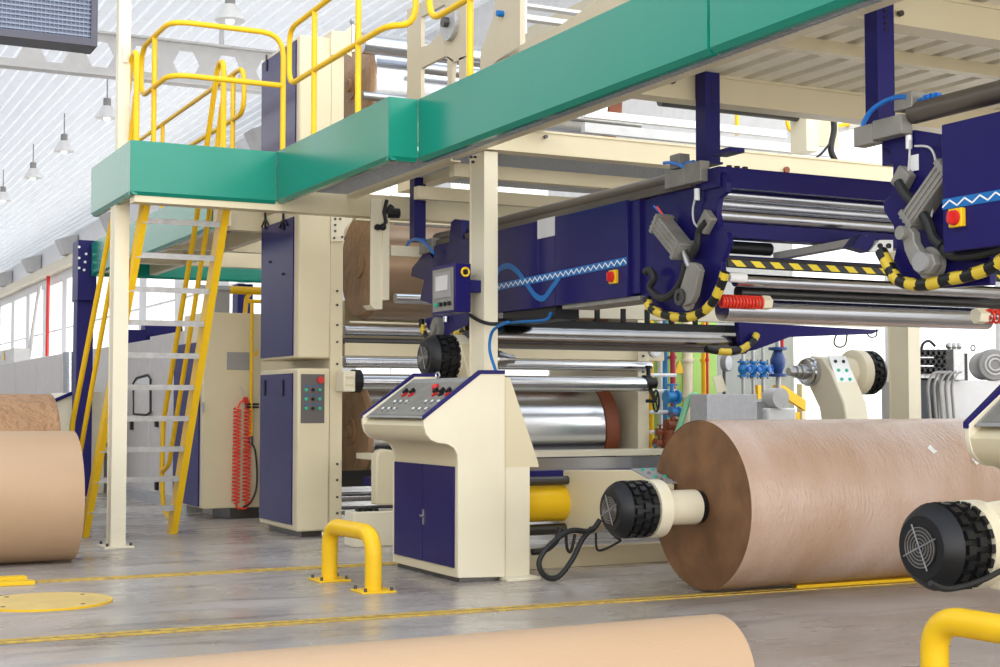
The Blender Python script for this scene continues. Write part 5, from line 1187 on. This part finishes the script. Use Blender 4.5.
# hydraulic unit
Yu = 10.9
t = thing('hydraulic_unit', 'hydraulic power unit with black solenoid valves, grey hoses and electric motor behind the roll', 'machine', (11, 11.2, 0))
a_ = at(939, 380, Y=Yu + .05); b_ = at(1003, 380, Y=Yu); zt_ = at(939, 380, Y=Yu).z
MB().box(a_.x, b_.x + .4, Yu + .05, Yu + .9, 0, zt_).build('tank', 'ltgrey', t, .01)
MB().box(at(921, 380, Y=Yu).x, a_.x, Yu + .1, Yu + .2, 0, zt_ + .02).build('side_panel', 'slate', t)
vb = MB().box(at(921, 350, Y=Yu).x, at(955, 350, Y=Yu).x, Yu + .1, Yu + .3, zt_, zt_ + .10).build('manifold', 'steel', t)
mb = MB()
for r_ in range(3):
    for c__ in range(5):
        p = at(923 + c__ * 5.5, 353 + r_ * 8.5, Y=Yu); mb.cyl((p.x, Yu, p.z), (p.x, Yu + .12, p.z), .038, 12); mb.cyl((p.x, Yu - .03, p.z), (p.x, Yu, p.z), .02, 8)
mb.build('solenoid_valves', 'black', vb)
p = at(948, 350, Y=Yu - .02); MB().box(at(952, 350, Y=Yu).x, at(963, 350, Y=Yu).x, Yu - .02, Yu + .1, zt_, at(952, 349, Y=Yu).z).build('valve_plate', 'galv', t, .006)
mb = MB()
for px in (949, 954, 959): c_ = at(px, 346, Y=Yu); mb.sphere(c_, .035, 10)
mb.build('fitting', 'steel', t)
for k in range(5):
    x = 927 + k * 6; MB().tube(spl(H([(x + 14 - k, 372), (x + 6, 374), (x + 1, 385), (x + 2, 405), (x + 5, 440)], Yu - .05 + k * .01)), .015, 8).build('hose', 'grey', t)
MB().tube(spl(H([(921, 352), (923, 344), (929, 341), (935, 346)], Yu)), .014, 8).build('hose', 'black', t)
c_ = at(990, 365, Y=Yu + .1)
mt_ = MB().lathe((c_.x - .02, Yu + .02, c_.z), (.6, 1, 0), [(0, .15), (.02, .165), (.12, .165), (.13, .15), (.45, .15)], 32).build('motor', 'grey', t)
mb = MB().torus((c_.x - .02, Yu + .01, c_.z), (.6, 1, 0), .10, .01, 24).torus((c_.x - .02, Yu + .01, c_.z), (.6, 1, 0), .06, .01, 20); mb.build('fan_grille', 'ltgrey', mt_)
MB().box(at(962, 360, Y=Yu).x, at(975, 360, Y=Yu).x, Yu + .1, Yu + .4, zt_, zt_ + .28).build('motor_block', 'black', t)
MB().torus(at(973, 348, Y=Yu + .15), (0, 1, 0), .03, .007, 14).build('lifting_eye', 'black', t)

# objects seen above carriage 1 between the beams
t = thing('upper_roller_frame', 'cream bars and dark steel roller above the navy carriage, seen between the beams', 'machine', (8, 11.3, 3.3))
a_ = at(660, 100, Y=11.4); MB().cyl((a_.x, 11.4, a_.z), (at(800, 116, Y=11.4).x, 11.4, a_.z), .06, 20).build('roller', 'darksteel', t)
for py, Y_, h_, m_ in ((127, 12.6, .10, 'ltgrey'), (113, 13.4, .08, 'white')):
    a_ = at(585, py, Y=Y_); MB().box(a_.x, 10.6, Y_, Y_ + .08, a_.z - h_ / 2, a_.z + h_ / 2).build('cross_bar', m_, t)
MB().box(at(800, 130, Y=11.35).x, at(812, 130, Y=11.35).x, 11.25, 11.5, at(800, 152, Y=11.35).z, at(800, 112, Y=11.35).z).build('post', 'creamlt', t)
MB().box(at(812, 130, Y=11.35).x, at(835, 130, Y=11.35).x, 11.3, 11.35, at(800, 145, Y=11.35).z, at(800, 115, Y=11.35).z).build('side_plate', 'cream', t)
MB().box(at(800, 130, Y=11.3).x, at(860, 130, Y=11.3).x, 11.1, 11.3, 3.40, 3.45).build('foot', 'cream', t)
MB().tube(spl(H([(833, 115), (834, 130), (831, 150), (838, 165)], 10.9)), .03, 8).tube(spl(H([(831, 142), (822, 153), (812, 161)], 10.9)), .012, 8).build('cable', 'rubber', t)
c_ = at(786, 170, Y=10.55); o = MB().lathe(c_ - V((0, .02, 0)), (0, 1, 0), [(0, .03), (.02, .03)], 14).build('screw_cap', 'rust', plat)
a_ = at(560, 148, Y=12.0)
grating(5.1, 8.6, 11.2, 13.0, 3.60)
# yellow railing fragments beyond
t = rail('guardrail', 'yellow tube guardrail glimpsed between beams at the upper right', [(H([(786, 70), (787, 126), (794, 134), (812, 134)], 14.2), .1), (H([(797, 70), (799, 120), (806, 130), (850, 124), (920, 130)], 14.2), .15), (H([(737, 60), (737, 135)], 14.2), .1)], [], (11, 14.2, 3.3))

# ------------------------------------------------------------ light
w = bpy.data.worlds.new('world'); bpy.context.scene.world = w; w.use_nodes = True
nt = w.node_tree; bg = nt.nodes['Background']; tc = nt.nodes.new('ShaderNodeTexCoord'); sx = nt.nodes.new('ShaderNodeSeparateXYZ'); rmp = nt.nodes.new('ShaderNodeValToRGB')
nt.links.new(tc.outputs['Generated'], sx.inputs[0]); nt.links.new(sx.outputs['Z'], rmp.inputs[0])
e = rmp.color_ramp.elements; e[0].position = .15; e[0].color = (1.0, .98, .95, 1); e[1].position = .7; e[1].color = (.40, .45, .52, 1)   # bright hazy horizon, dimmer zenith
mr = nt.nodes.new('ShaderNodeMapRange'); mr.inputs['From Min'].default_value = 1; mr.inputs['From Max'].default_value = -1; mr.inputs['To Min'].default_value = 1.3; mr.inputs['To Max'].default_value = 3.4
nt.links.new(sx.outputs['Y'], mr.inputs['Value']); nt.links.new(rmp.outputs[0], bg.inputs[0]); nt.links.new(mr.outputs[0], bg.inputs[1])   # the open, sunlit end of the hall lies behind the camera
def area(loc, rot, sx, sy, e, c=(1, 1, 1)):
    l = bpy.data.lights.new('light', 'AREA'); l.shape = 'RECTANGLE'; l.size = sx; l.size_y = sy; l.energy = e; l.color = c
    o = bpy.data.objects.new('light', l); C.objects.link(o); o.location = loc; o.rotation_euler = rot
sc = bpy.context.scene
sc.view_settings.view_transform = 'Standard'; sc.view_settings.look = 'None'; sc.view_settings.gamma = 1; sc.view_settings.use_curve_mapping = False
sc.view_settings.exposure = .54
